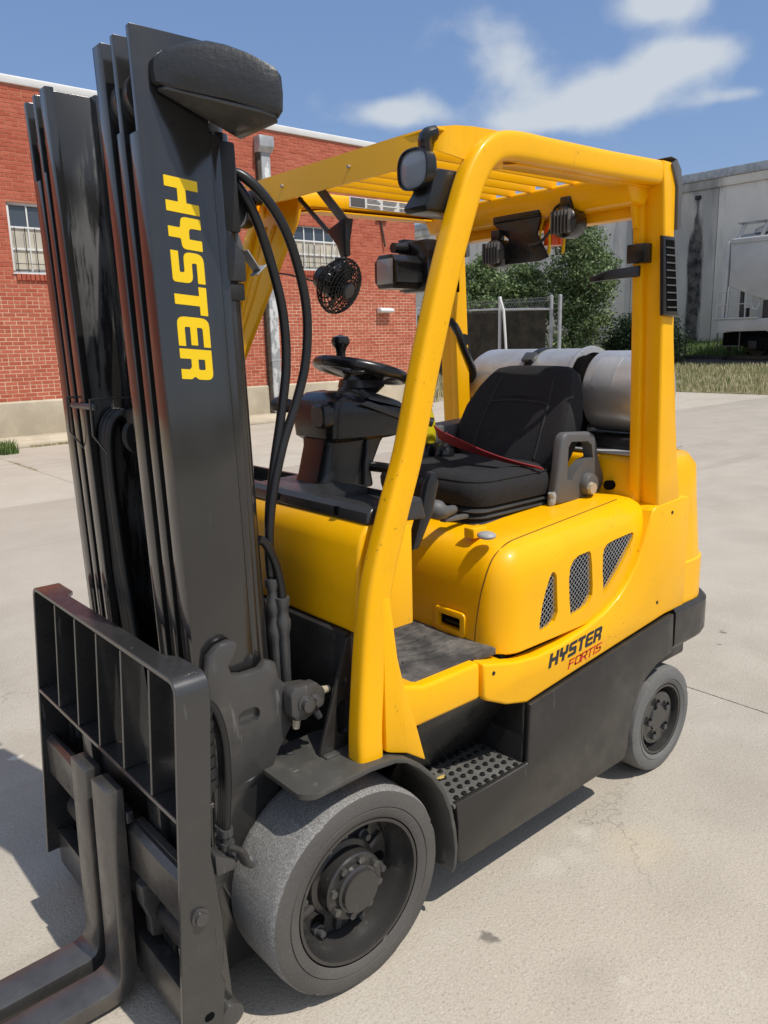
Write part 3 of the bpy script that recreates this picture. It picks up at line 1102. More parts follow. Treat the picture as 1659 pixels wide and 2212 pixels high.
# ---- overhead guard
for sgn in (1, -1):
    y = .476 * sgn
    path = spline([(-.056, y, .585), (-.062, y, .72), (-.096, y, 1.0), (-.160, y, 1.20), (-.217, y, 1.35), (-.275, y, 1.55), (-.345, y, 1.765), (-.405, y, 1.92), (-.447, y, 2.01), (-.50, y, 2.068), (-.58, y, 2.092), (-.75, y, 2.095), (-1.0, y, 2.098), (-1.27, y, 2.105)], 6)
    n = len(path)
    part('guard_pillar', MB().tube(path, [.040 - .005 * min(1, i / 24) for i in range(n)], 40, up=(0, 1, 0), sq=.5, sx=.78), 'yellow', T)
    # channel lip under the side rail
    part('rail_lip', MB().prism([(-.53, 2.095), (-.53, 2.058), (-.60, 2.068), (-.75, 2.072), (-1.27, 2.080), (-1.27, 2.118), (-.62, 2.110)], 'y', .398 * sgn, .450 * sgn), 'yellow', T, .005)
    part('rail_flange', MB().prism([(-.55, 2.046), (-.64, 2.056), (-1.27, 2.064), (-1.27, 2.070), (-.64, 2.062)], 'y', .405 * sgn, .462 * sgn), 'yellow', T, .001)
    pl = MB()
    lv = []
    for (z, a, b2) in ((1.03, -1.343, -1.487), (1.15, -1.338, -1.458), (1.32, -1.329, -1.428), (1.60, -1.315, -1.385), (1.93, -1.299, -1.352), (2.07, -1.285, -1.345), (2.137, -1.27, -1.32)):
        lv.append([(a, .434 * sgn, z), (a + .004, .452 * sgn, z), (a + .006, .50 * sgn, z), (a, .505 * sgn, z), (b2, .505 * sgn, z), (b2, .434 * sgn, z)])
    pl.loft(lv)
    part('rear_pillar', pl, 'yellow', T, .006)
    p2 = MB()
    p2.loft([[(a + .022, .400 * sgn, z), (a + .022, .437 * sgn, z), (a - .05, .437 * sgn, z), (a - .05, .400 * sgn, z)] for (z, a) in ((1.03, -1.345), (1.32, -1.333), (1.93, -1.302), (2.08, -1.285))])
    part('pillar_channel', p2, 'yellow', T, .006)
    part('pillar_gusset', MB().prism([(-1.205, 2.06), (-1.235, 2.035), (-1.252, 1.99), (-1.262, 1.95), (-1.29, 1.95), (-1.29, 2.06)], 'y', .41 * sgn, .425 * sgn), 'yellow', T, .002)
    part('corner_guard', MB().prism(arc(-1.325, 2.09, .055, 95, 0, 1)[:1] + [(-1.30, 2.150), (-1.335, 2.146), (-1.362, 2.12), (-1.372, 2.08), (-1.378, 1.945), (-1.357, 1.94), (-1.348, 2.07), (-1.31, 2.13)], 'y', .40 * sgn, .512 * sgn), 'greyplastic', T, .006)
# flared inner flange of the far front pillar
fl_ = MB()
fl_.loft([[(x + .012, -.455, z), (x + .006, yi, z), (x - .012, yi, z), (x - .020, -.455, z)] for (x, z, yi) in ((-.165, 1.20, -.448), (-.262, 1.50, -.405), (-.34, 1.74, -.325), (-.385, 1.88, -.275), (-.425, 1.99, -.245), (-.435, 2.06, -.23))])
part('pillar_flange', fl_, 'yellow', T, .004)
part('rail_fillet', MB().prism([(-.43, 1.96)] + [(-.44, 1.99), (-.47, 2.025), (-.52, 2.050), (-.62, 2.064), (-.75, 2.068), (-.75, 2.10), (-.40, 2.10)], 'y', -.43, -.41), 'yellow', T, .004)
for k in range(2):
    part('flange_rib', MB().tube([(-.158 - .004 * k, -.452 + .002 * k, 1.22), (-.255, -.440 + .008 * k, 1.50), (-.330, -.425 + .035 * k, 1.74), (-.412, -.405 + .055 * k, 1.99)], .006, 8), 'yellow', T)
# header band at the front of the roof, wrapping round both corners
half = [(-.352, 0), (-.352, .30), (-.356, .38), (-.372, .425), (-.405, .457), (-.45, .472), (-.52, .478), (-.565, .478)]
band = [(x, -y) for (x, y) in half[:0:-1]] + half
hb_ = MB()
rg = []
for (x, y) in band:
    k = max(0, abs(y) - .36) / .118
    zb = 2.036 + .032 * math.sin(min(1, k) * math.pi) * (1 if abs(y) < .478 else 0)
    zt = 2.118 + .004 * k
    d = 1 if y > 0 else -1
    t = .006
    rg.append([(x + .010, y, zb), (x - .006, y, zt), (x - .006 - t, y - d * t * min(1, k), zt), (x + .010 - t, y - d * t * min(1, k), zb)])
hb_.loft(rg)
header = part('roof_header', hb_, 'yellow', T, 0)
for y in (-.20, .12):
    part('header_hole', MB().cyl((-.352, y, 2.078), (-.343, y, 2.078), .004, .004, 10), 'palegrip', header)
part('header_flange', MB().box(-.40, -.358, -.44, .44, 2.108, 2.116), 'yellow', T, .003)
part('front_crossbar', MB().box(-.44, -.40, -.397, .397, 2.088, 2.112), 'yellow', T, .004)
part('rear_crossbeam', MB().prism([(-1.175, 2.105), (-1.175, 2.06), (-1.20, 2.02), (-1.27, 2.015), (-1.30, 2.05), (-1.30, 2.12)], 'y', -.45, .45), 'yellow', T, .010, 3)
part('rear_tray', MB().box(-1.33, -1.27, -.42, .42, 1.985, 2.02), 'yellow', T, .004)
for k in range(8):
    y = -.287 + k * .088
    part('roof_slat', MB().loft([[(x, y - .004, 2.098), (x, y + .003, 2.098), (x, y + .008, 2.129), (x, y + .001, 2.129)] for x in (-.425, -1.20)]), 'yellow', T, .002)
# instruction sticker on the far side rail
stk = part('instruction_sticker', MB().box(-1.13, -.76, -.3980, -.3962, 2.0815, 2.1165), 'white', T)
stt = MB()
rs = random.Random(4)
for (x0, x1) in ((-.84, -.905), (-.915, -.985), (-.995, -1.055), (-1.065, -1.12)):
    for k in range(8):
        if k == 3:
            continue
        z = 2.0835 + k * .0041
        stt.box(x1 + rs.random() * .02, x0, -.3964, -.3956, z, z + .0022)
stt.box(-.83, -.765, -.3964, -.3955, 2.084, 2.114)
part('sticker_print', stt, 'greyplastic', stk)

# vent grille and bracket on the near rear pillar
vg = MB()
vg.loft([[(-1.285, .506, 1.675), (-1.372, .506, 1.670), (-1.372, .522, 1.675), (-1.285, .522, 1.680)], [(-1.262, .506, 1.92), (-1.330, .506, 1.92), (-1.330, .522, 1.915), (-1.262, .522, 1.915)]])
vgo = part('pillar_grille', vg, 'plastic', T, .004)
part('grille_recess', MB().loft([[(-1.300, .5215, 1.69), (-1.362, .5215, 1.69), (-1.362, .5235, 1.69), (-1.300, .5235, 1.69)], [(-1.274, .5215, 1.905), (-1.322, .5215, 1.905), (-1.322, .5235, 1.905), (-1.274, .5235, 1.905)]]), 'dark', vgo)
for k in range(9):
    z = 1.70 + k * .0225
    part('grille_slat', MB().box(-1.359 + .0045 * k, -1.298 + .003 * k, .522, .526, z, z + .004), 'greyplastic', vgo)
part('pillar_clamp', MB().box(-1.345, -1.262, .392, .462, 1.842, 1.902), 'plastic', T, .005)
part('mirror_arm', MB().loft([[(-1.262, .44, 1.80), (-1.262, .44, 1.835), (-1.275, .44, 1.835), (-1.275, .44, 1.80)], [(-1.21, .36, 1.795), (-1.21, .36, 1.825), (-1.225, .36, 1.825), (-1.225, .36, 1.795)], [(-1.20, .295, 1.79), (-1.20, .295, 1.806), (-1.215, .295, 1.806), (-1.215, .295, 1.79)]]), 'plastic', T, .004)

# far grab handle
hn = spline([(-1.305, -.44, 1.69), (-1.295, -.415, 1.68), (-1.31, -.40, 1.64), (-1.34, -.40, 1.58), (-1.39, -.40, 1.50), (-1.41, -.415, 1.455), (-1.42, -.44, 1.45)], 5)
part('grab_handle', MB().tube(hn, [.020] * 5 + [.016] * (len(hn) - 10) + [.019] * 5, 12), 'plastic', T)
part('handle_boss', MB().cyl((-1.35, -.43, 1.615), (-1.335, -.39, 1.615), .028, .024, 18), 'plastic', T)

# ---- lights
def lamp(cx_, cy_, cz_, name, mx_=1):
    hs = MB()
    ring = lambda x, s: [(x, cy_ + p[0] * s, cz_ + p[1] * s) for p in [(.053 * math.copysign(abs(math.cos(a)) ** .75, math.cos(a)), .047 * math.copysign(abs(math.sin(a)) ** .75, math.sin(a))) for a in [2 * math.pi * k / 32 for k in range(32)]]]
    hs.loft([ring(cx_ - .05, .45), ring(cx_ - .042, .75), ring(cx_ - .03, .98), ring(cx_ + .002, 1.02), ring(cx_ + .004, .95), ring(cx_ - .006, .90)], cap=True)
    o = part(name, hs, 'plastic', T)
    lb = MB()
    lb.loft([ring(cx_ - .010, .93), ring(cx_ - .004, .92), ring(cx_ + .0005, .7), ring(cx_ + .002, .3)])
    return o, lb


hl, lb = lamp(-.315, .405, 2.020, 'head_lamp')
part('lamp_lens', lb, 'lens', hl)
part('lamp_bracket', MB().tube(spline([(-.345, .42, 2.06), (-.34, .425, 2.09), (-.362, .43, 2.10)], 4), .018, 10, sx=1.4), 'plastic', hl, .003)
hl2, lb2 = lamp(-.300, -.375, 2.022, 'head_lamp')
part('lamp_lens', lb2, 'mirror', hl2)
part('lamp_bracket', MB().box(-.365, -.32, -.385, -.30, 2.045, 2.085), 'plastic', hl2, .006)
# turn-signal housing under the near head lamp
ts = MB()
ts.loft([[(-.345, .402, 2.02), (-.43, .402, 2.02), (-.43, .455, 2.02), (-.345, .455, 2.02)], [(-.33, .380, 1.965), (-.45, .380, 1.96), (-.45, .455, 1.96), (-.33, .455, 1.965)], [(-.318, .363, 1.935), (-.455, .363, 1.93), (-.455, .45, 1.93), (-.318, .45, 1.935)], [(-.322, .368, 1.922), (-.45, .368, 1.918), (-.45, .45, 1.918), (-.322, .45, 1.922)]])
part('signal_housing', ts, 'plastic', T, .009, 3)
# fan on a flat arm
fa = MB()
fa.loft([[(-.38, -.085, 2.055), (-.38, -.05, 2.062), (-.386, -.05, 2.062), (-.386, -.085, 2.055)], [(-.40, .015, 1.945), (-.40, .045, 1.955), (-.406, .045, 1.955), (-.406, .015, 1.945)]])
fan_arm = part('fan_arm', fa, 'greyplastic', T, .001)
part('arm_strut', MB().tube([(-.38, -.16, 2.04), (-.40, -.05, 1.935), (-.40, -.02, 1.925)], .0075, 8), 'plastic', fan_arm)
part('arm_joint', MB().loft([[(-.385, -.04, 1.935), (-.385, .045, 1.962), (-.42, .045, 1.962), (-.42, -.04, 1.935)], [(-.39, .0, 1.89), (-.39, .04, 1.90), (-.41, .04, 1.90), (-.41, .0, 1.89)], [(-.39, .015, 1.855), (-.39, .04, 1.86), (-.41, .04, 1.86), (-.41, .015, 1.855)]]), 'plastic', fan_arm, .003)
fc = Vector((-.375, .030, 1.775))
fn = Vector((-.22, .86, -.40)).normalized()
fs = fn.cross(Vector((0, 0, 1))).normalized()
ft = fs.cross(fn)


def fp(rr, a, d):
    return fc + fs * (rr * math.cos(a)) + ft * (rr * math.sin(a)) + fn * d


fan = part('fan', MB().tube([fp(.0, 0, -.085), fp(.0, 0, -.078), fp(.0, 0, -.05), fp(0, 0, -.008)], [.022, .033, .040, .042], 18), 'plastic', T)
fg = MB()
for (rr, d) in ((.080, 0), (.077, .010), (.070, .018), (.062, .023), (.053, .027), (.044, .030), (.035, .032), (.027, .033), (.078, -.010), (.072, -.022), (.062, -.034), (.050, -.044), (.038, -.052)):
    fg.tube([fp(rr, 2 * math.pi * k / 28, d) for k in range(29)], .0026 if rr == .080 else .0017, 6, cap=False)
for k in range(28):
    a = 2 * math.pi * k / 28
    fg.tube([fp(.02, a + .45, .033), fp(.045, a + .2, .029), fp(.073, a, .013), fp(.080, a, 0)], .0014, 5)
    fg.tube([fp(.034, a, -.054), fp(.05, a, -.044), fp(.072, a, -.022), fp(.080, a, 0)], .0014, 5)
part('fan_cage', fg, 'plastic', fan)
part('fan_cap', MB().tube([fp(0, 0, .030), fp(0, 0, .038)], [.023, .020], 20), 'greyplastic', fan)
for k in range(4):
    a = 2 * math.pi * k / 4 + .3
    part('fan_blade', MB().loft([[fp(.012, a - .4, -.008), fp(.012, a + .4, .006), fp(.012, a + .4, .008), fp(.012, a - .4, -.006)], [fp(.070, a - .42, -.012), fp(.070, a + .36, .008), fp(.070, a + .36, .010), fp(.070, a - .42, -.010)]]), 'plastic', fan)
part('fan_cable', MB().tube(spline([(-.40, .03, 1.86), (-.40, .02, 1.80), (-.41, -.03, 1.785), (-.40, -.12, 1.80), (-.38, -.25, 1.83), (-.37, -.38, 1.845)], 5), .003, 6), 'rubber', fan)

# camera / work-light box on the far rear pillar
mb_ = MB()
mb_.prism(rrect(1.795, 1.925, -.36, -.21, .02, 3), 'x', -.93, -.80) if False else None
mb_.loft([[(x, y + dy, z) for (y, z) in [(-.335, 1.80), (-.355, 1.825), (-.355, 1.89), (-.33, 1.915), (-.26, 1.915), (-.235, 1.89), (-.235, 1.82), (-.26, 1.80)]] for (x, dy) in ((-.83, 0), (-.835, .0), (-.95, -.01), (-.97, -.01))])
wl = part('work_light', mb_, 'plastic', T, .005)
part('light_lens', MB().loft([[(-.826, -.335, 1.815), (-.826, -.25, 1.815), (-.826, -.25, 1.90), (-.826, -.335, 1.90)], [(-.822, -.325, 1.825), (-.822, -.26, 1.825), (-.822, -.26, 1.89), (-.822, -.325, 1.89)]]), 'lens', wl)
part('light_mount', MB().box(-1.02, -.965, -.36, -.22, 1.79, 1.97), 'plastic', wl, .008)
part('mount_plate', MB().box(-1.32, -1.02, -.435, -.40, 1.80, 1.99), 'plastic', wl, .004)
part('mount_knob', MB().cyl((-.96, -.33, 1.945), (-.90, -.33, 1.945), .02, .018, 14), 'plastic', wl)

# plate carrying rear lamps and strobe
rp = MB()
rp.prism([(-.115, 2.02), (-.09, 2.045), (.05, 2.075), (.085, 2.06), (.10, 2.02), (.085, 1.965), (.135, 1.885), (.10, 1.875), (-.06, 1.875), (-.04, 1.96)], 'x', -1.20, -1.192)
rpl = part('lamp_plate', rp, 'plastic', T, .001)
part('plate_hood', MB().box(-1.26, -1.185, -.11, .10, 2.02, 2.045), 'plastic', rpl, .006)
for (y, z, nm) in ((-.085, 1.915, 'rear_lamp'), (.215, 1.985, 'rear_lamp')):
    q = MB().tube([(-1.15, y, z), (-1.165, y, z), (-1.225, y, z), (-1.24, y, z)], [.036, .049, .049, .04], 24)
    lo = part(nm, q, 'plastic', T, .002)
    for k in range(6):
        part('cooling_fin', MB().box(-1.155, -1.142, y - .036 + k * .0135, y - .031 + k * .0135, z - .036, z + .036), 'greyplastic', lo, .001)
    part('lamp_stem', MB().box(-1.20, -1.17, y - .02, y + .02, z + .045, z + .08), 'plastic', lo, .003)
part('strobe_light', MB().tube([(-1.24, .118, 1.925), (-1.24, .118, 1.985), (-1.24, .118, 2.005)], [.032, .032, .018], 18), 'orange', T, .002)
sg = MB()
for a in range(5):
    an = 2 * math.pi * a / 5 + .4
    sg.tube(spline([(-1.24 + .042 * math.cos(an), .118 + .042 * math.sin(an), 1.90), (-1.24 + .044 * math.cos(an), .118 + .044 * math.sin(an), 1.97), (-1.24 + .03 * math.cos(an), .118 + .028 * math.sin(an), 2.03)], 4), .004, 6)
part('strobe_cage', sg, 'decal', T)
part('lamp_cable', MB().tube(spline([(-1.18, .06, 1.93), (-1.17, .12, 1.935), (-1.175, .165, 1.98), (-1.18, .165, 2.03), (-1.18, .20, 2.05)], 5), .005, 8), 'rubber', T)

# ---- seat
from mathutils.bvhtree import BVHTree
def cushion(levels, bev=.0):
    m = MB()
    rg_ = []
    for (z, x0, x1, w, rr) in levels:
        rg_.append([(x, y, z) for (x, y) in rrect(x0, x1, -w, w, rr, 5)])
    m.loft(rg_)
    return m


part('seat_base', MB().box(-1.20, -.74, -.22, .22, 1.03, 1.06), 'dull', T, .006)
bl = MB()
rg_ = []
for k in range(7):
    z = 1.036 + k * .0095
    ins = .0 if k % 2 else .014
    rg_.append([(x, y, z) for (x, y) in rrect(-1.17 + ins, -.712 - ins, -.252 + ins, .252 - ins, .05, 4)])
bl.loft(rg_)
part('seat_bellows', bl, 'bellows', T)
sq = cushion([(1.092, -1.12, -.735, .235, .06), (1.100, -1.13, -.718, .250, .07), (1.125, -1.135, -.708, .256, .08), (1.150, -1.13, -.706, .256, .08), (1.172, -1.12, -.715, .248, .08), (1.188, -1.11, -.735, .230, .08), (1.196, -1.10, -.765, .20, .07), (1.196, -1.09, -.80, .17, .06), (1.186, -1.06, -.85, .12, .05)])
seat = part('seat_cushion', sq, 'fabric', T)
part('cushion_piping', MB().tube([(x, y, 1.178) for (x, y) in rrect(-1.12, -.719, -.245, .245, .08, 5)] + [(-.719, .165, 1.178)], .003, 6), 'fabric', seat)
# back: a padded shell that leans to the rear with side bolsters
bk = MB()
rg_ = []
for (s, hw, th, bol) in ((0, .20, .10, .02), (.04, .24, .12, .04), (.12, .252, .13, .055), (.20, .245, .125, .055), (.28, .218, .115, .045), (.33, .195, .10, .03), (.362, .178, .08, .015), (.378, .150, .045, 0)):
    cx_ = -1.150 - s * .47
    cz_ = 1.155 + s * .93
    ring = []
    for k in range(24):
        a = 2 * math.pi * k / 24
        yy = hw * math.copysign(abs(math.cos(a)) ** .6, math.cos(a))
        xx = th / 2 * math.copysign(abs(math.sin(a)) ** .6, math.sin(a))
        if xx > 0:
            xx += bol * min(1, (abs(yy) / hw)) ** 3 - bol * .3
        ring.append((cx_ + xx * .9, yy, cz_ + xx * .42))
    rg_.append(ring)
bk.loft(rg_)
sb = part('seat_back', bk, 'fabric', T)
part('back_seam', MB().tube(spline([(-1.165, -.16, 1.245), (-1.21, -.13, 1.37), (-1.225, -.09, 1.405), (-1.225, .09, 1.405), (-1.21, .13, 1.37), (-1.165, .16, 1.245)], 5), .0035, 6), 'fabric', sb)
bvs = BVHTree.FromPolygons([v.co for v in sb.data.vertices], [p.vertices for p in sb.data.polygons])
for line in ([(-.150, 1.20), (-.145, 1.30), (-.135, 1.40), (-.12, 1.475)], [(.150, 1.20), (.145, 1.30), (.135, 1.40), (.12, 1.475)], [(-.137, 1.385), (-.05, 1.392), (.05, 1.392), (.137, 1.385)]):
    pp = [bvs.ray_cast(Vector((-.6, y, z)), Vector((-1, 0, 0)))[0] for (y, z) in line]
    part('stitch_line', MB().tube(spline(pp, 5), .0038, 6), 'stitch', sb)
# hip guard with its loop, belt reel, levers
hg = MB()
hg.prism([(-1.045, 1.075), (-1.068, 1.18), (-1.08, 1.275), (-1.09, 1.297), (-1.11, 1.305), (-1.24, 1.296), (-1.268, 1.285), (-1.28, 1.26), (-1.298, 1.20), (-1.335, 1.125), (-1.33, 1.095), (-1.30, 1.072), (-1.18, 1.058), (-1.08, 1.062)], 'y', .255, .295)
hgo = part('hip_guard', hg, 'greyplastic', T, .012, 3)
cut(hgo, MB().prism([(-1.112, 1.15), (-1.116, 1.255), (-1.132, 1.272), (-1.225, 1.265), (-1.248, 1.25), (-1.258, 1.205), (-1.215, 1.198), (-1.17, 1.175), (-1.14, 1.14), (-1.12, 1.14)], 'y', .2, .35))
part('belt_reel', MB().cyl((-1.225, .295, 1.115), (-1.225, .32, 1.115), .042, .036, 20), 'greyplastic', T, .003)
part('reel_core', MB().cyl((-1.215, .32, 1.105), (-1.215, .332, 1.105), .022, .020, 8), 'brass', T)
hg2 = MB()
hg2.prism([(-1.045, 1.075), (-1.08, 1.20), (-1.11, 1.25), (-1.26, 1.25), (-1.33, 1.11), (-1.18, 1.058)], 'y', -.295, -.255)
part('hip_guard', hg2, 'greyplastic', T, .012, 3)
bt = spline([(-.985, -.205, 1.285), (-.965, -.13, 1.268), (-.95, -.02, 1.250), (-.955, .08, 1.228), (-.97, .18, 1.210), (-1.02, .26, 1.192)], 6)
bm_ = MB()
rg_ = []
for i, p in enumerate(bt):
    k = i / (len(bt) - 1)
    w = .029 - .019 * max(0, (k - .35) / .65)
    tw = Vector((math.cos(1.1 - k * .6), 0, math.sin(1.1 - k * .6)))
    nn = Vector((-tw.z, 0, tw.x)) * .0016
    rg_.append([p + tw * w + nn, p - tw * w + nn, p - tw * w - nn, p + tw * w - nn])
bm_.loft(rg_)
part('seat_belt', bm_, 'belt', T)
part('belt_buckle', MB().loft([[(-1.0, -.20, 1.27), (-1.03, -.20, 1.28), (-1.03, -.185, 1.285), (-1.0, -.185, 1.275)], [(-1.0, -.17, 1.16), (-1.04, -.17, 1.16), (-1.04, -.15, 1.16), (-1.0, -.15, 1.16)]]), 'plastic', T, .005)
part('seat_lever', MB().tube(spline([(-.66, .20, 1.10), (-.60, .215, 1.105), (-.575, .20, 1.115), (-.552, .165, 1.105)], 5), [.014, .015, .016, .017, .019, .022, .025, .028, .030, .030, .030, .029, .028, .026, .024, .018], 14), 'greyplastic', T)
part('lever_arm', MB().bar((-.60, .21, 1.078), (-.72, .20, 1.07), .022, .014), 'greyplastic', T, .003)
part('slide_lever', MB().sphere((-.595, .395, 1.062), .026, .030, .012), 'palegrip', T)
part('slide_bracket', MB().box(-.66, -.60, .30, .34, 1.04, 1.07), 'yellow', T, .003)
part('recline_lever', MB().tube(spline([(-1.058, .275, 1.038), (-1.050, .278, 1.065), (-1.056, .28, 1.09), (-1.05, .278, 1.108)], 4), [.010] * 5 + [.014] * 4 + [.015, .014, .013, .012], 10), 'palegrip', T)
# hydraulic lever console and canister beside the seat
part('arm_console', MB().loft([[(-.95, -.36, 1.22), (-1.40, -.36, 1.24), (-1.40, -.26, 1.24), (-.95, -.26, 1.22)], [(-.95, -.36, 1.29), (-1.40, -.36, 1.31), (-1.40, -.26, 1.31), (-.95, -.26, 1.29)]]), 'greyplastic', T, .01)
part('console_post', MB().box(-1.30, -.95, -.36, -.24, 1.03, 1.22), 'plastic', T, .02)
part('canister', MB().tube([(-.985, -.30, 1.225), (-.985, -.30, 1.24), (-.99, -.30, 1.32), (-.995, -.30, 1.375), (-.995, -.30, 1.385)], [.055, .066, .060, .042, .02], 24), 'canister', T)
part('canister_base', MB().tube([(-.985, -.28, 1.06), (-.985, -.29, 1.17), (-.985, -.295, 1.232)], [.06, .066, .068], 20), 'plastic', T, .006)
part('lever_boot', MB().sphere((-1.01, -.19, 1.20), .04, .04, .045), 'plastic', T)
# pedal-side console and the blade-shaped guard behind the pillar
part('hand_rest', MB().loft([[(-.335, .33, 1.06), (-.36, .33, 1.06), (-.36, .36, 1.06), (-.335, .36, 1.06)], [(-.37, .33, 1.15), (-.415, .33, 1.15), (-.415, .36, 1.15), (-.37, .36, 1.15)], [(-.395, .33, 1.235), (-.44, .33, 1.235), (-.44, .36, 1.235), (-.395, .36, 1.235)], [(-.41, .33, 1.265), (-.43, .33, 1.265), (-.43, .36, 1.265), (-.41, .36, 1.265)]]), 'plastic', T, .006)
part('air_duct', MB().sphere((-.245, .36, 1.02), .05, .05, .10), 'plastic', T)

# ---- LP gas cylinder on its cradle
tk = MB()
tc_ = (-1.56, 0, 1.412)
tk.lathe([(.02, -.50), (.07, -.495), (.115, -.482), (.145, -.46), (.158, -.43), (.160, -.40), (.160, .050), (.167, .056), (.170, .066), (.167, .078), (.145, .080)], tc_, 'y', 56)
tank = part('gas_cylinder', tk, 'alu', T)
tk2 = MB()
tk2.lathe([(.120, .128), (.146, .128), (.151, .135), (.151, .33), (.145, .345), (.13, .352), (.11, .35)], tc_, 'y', 56)
part('cylinder_collar', tk2, 'alu', tank)
part('collar_valve', MB().cyl((-1.50, .34, 1.40), (-1.50, .37, 1.40), .05, .03, 16), 'brass', tank)
part('data_plate', MB().loft([[(tc_[0] + .1525 * math.cos(a), y, tc_[2] + .1525 * math.sin(a)) for y in (.17, .26)] + [(tc_[0] + .151 * math.cos(a), y, tc_[2] + .151 * math.sin(a)) for y in (.26, .17)] for a in [math.radians(q) for q in range(10, 60, 6)]]), 'galv', tank)
sp_ = MB()
rg_ = []
for k in range(25):
    a = math.radians(-60 + 180 * k / 24)
    rg_.append([(tc_[0] + rr * math.cos(a), y, tc_[2] + rr * math.sin(a)) for (rr, y) in ((.1605, -.16), (.1645, -.16), (.1645, -.125), (.1605, -.125))])
sp_.loft(rg_)
strap = part('tank_strap', sp_, 'dull', tank)
part('collar_gap', MB().lathe([(.132, .07), (.132, .135)], tc_, 'y', 40), 'dark', tank)
part('strap_buckle', MB().obox((tc_[0] + .172 * math.cos(.85), -.143, tc_[2] + .172 * math.sin(.85)), (0, 1, 0), (-math.sin(.85), 0, math.cos(.85)), (math.cos(.85), 0, math.sin(.85)), .055, .045, .018), 'bolt', strap, .004)
part('tank_bracket', MB().prism([(-1.375, 1.20), (-1.392, 1.42), (-1.412, 1.50), (-1.44, 1.54), (-1.48, 1.55), (-1.50, 1.54), (-1.46, 1.20)], 'y', .082, .126), 'dark', T, .012)
part('tank_cradle', MB().box(-1.66, -1.42, -.40, .36, 1.20, 1.255), 'dull', T, .01)
part('cradle_plate', MB().box(-1.68, -1.36, -.42, .40, 1.205, 1.214), 'galv', T, .002)

# ================================================================== MAST
ZT = 2.222
for sgn in (1, -1):
    # (outer y, inner y, front, rear, base, flange top)
    for (yo, yi, xf_, xr_, z0, ft, nm) in ((.320, .270, .300, .146, .08, 2.035, 'outer'), (.248, .216, .302, .160, .10, 2.045, 'mid'), (.190, .147, .304, .166, .10, ZT, 'inner')):
        rl = MB()
        web = .018
        cc = [(xr_, yo), (xf_, yo), (xf_, yo - web), (xr_ + .022, yo - web), (xr_ + .020, yi), (xr_, yi)]
        rl.prism([(a, b * sgn) for (a, b) in cc], 'z', z0, ZT)
        rail_o = part('mast_rail', rl.xf(mx), 'mastworn' if (nm == 'inner' and sgn < 0) else 'mastblack', T, .0022, 2)
        part('rail_flange', MB().box(xf_ - .020, xf_ + .0006, (yo - .0026) * sgn, yi * sgn, z0, ft).xf(mx), 'mastblack', rail_o, .0018, 2)
    for (y0, y1) in ((.191, .215), (.249, .270)):
        ro = MB().lathe([(.02, y0 * sgn), (.046, y0 * sgn), (.046, y1 * sgn), (.02, y1 * sgn)], (.250, 0, 2.112), 'y', 28, True).xf(mx)
        part('mast_roller', ro, 'steel', T)
    # rear lift cylinder with its clamp rings
    cyl = MB().tube([(.108, .268 * sgn, .30), (.108, .268 * sgn, 2.06)], .030, 20).xf(mx)
    lc = part('lift_cylinder', cyl, 'mastblack', T)
    part('cylinder_rod', MB().cyl((.108, .268 * sgn, 2.06), (.108, .268 * sgn, 2.16), .020, .020, 14).xf(mx), 'galv', lc)
    part('rail_rear_strip', MB().box(.122, .1445, .285 * sgn, .316 * sgn, .60, 2.05).xf(mx), 'mastblack', T, .004)
    # padded cover on the mast head: wedge-shaped in plan, flat underneath
    cp = MB()
    o = sgn
    outl = [(.300, .322, 2.118, 2.172), (.299, .338, 2.116, 2.176), (.288, .352, 2.110, 2.186), (.262, .385, 2.100, 2.192), (.226, .415, 2.090, 2.194), (.190, .447, 2.080, 2.184), (.160, .472, 2.070, 2.170), (.135, .494, 2.060, 2.152), (.124, .500, 2.056, 2.146), (.114, .496, 2.054, 2.142), (.108, .480, 2.052, 2.146), (.104, .42, 2.048, 2.160), (.104, .322, 2.048, 2.165)]
    def inset(x, y, d):
        v = Vector((x - .19, y - .36))
        v *= 1 - d / max(v.length, .05)
        return .19 + v.x, .36 + v.y
    rg_ = []
    for (d, kz) in ((.020, 0.), (.006, .02), (0, .10), (-.002, .45), (.0, .80), (.008, .93), (.022, 1.0), (.045, 1.03)):
        ring = []
        for (x, y, zb, zt) in outl:
            xx, yy = inset(x, y, d)
            ring.append((xx, o * max(yy, .3215), zb + (zt - zb) * kz))
        rg_.append(ring)
    cp.loft(rg_)
    cpo = part('mast_head_cover', cp, 'wrinkle', T, 0)
    part('cover_base', MB().prism([(.290, o * .324), (.285, o * .350), (.15, o * .474), (.126, o * .488), (.112, o * .474), (.108, o * .324)], 'z', 2.040, 2.047).xf(lambda v: Vector((v.x, v.y, v.z + .004 + max(0, v.x - .108) * .354))), 'steel', cpo, .002)
    part('cover_post', MB().box(.075, .135, .215 * o, .30 * o, 1.86, 2.045).xf(mx), 'dull', cpo, .006)
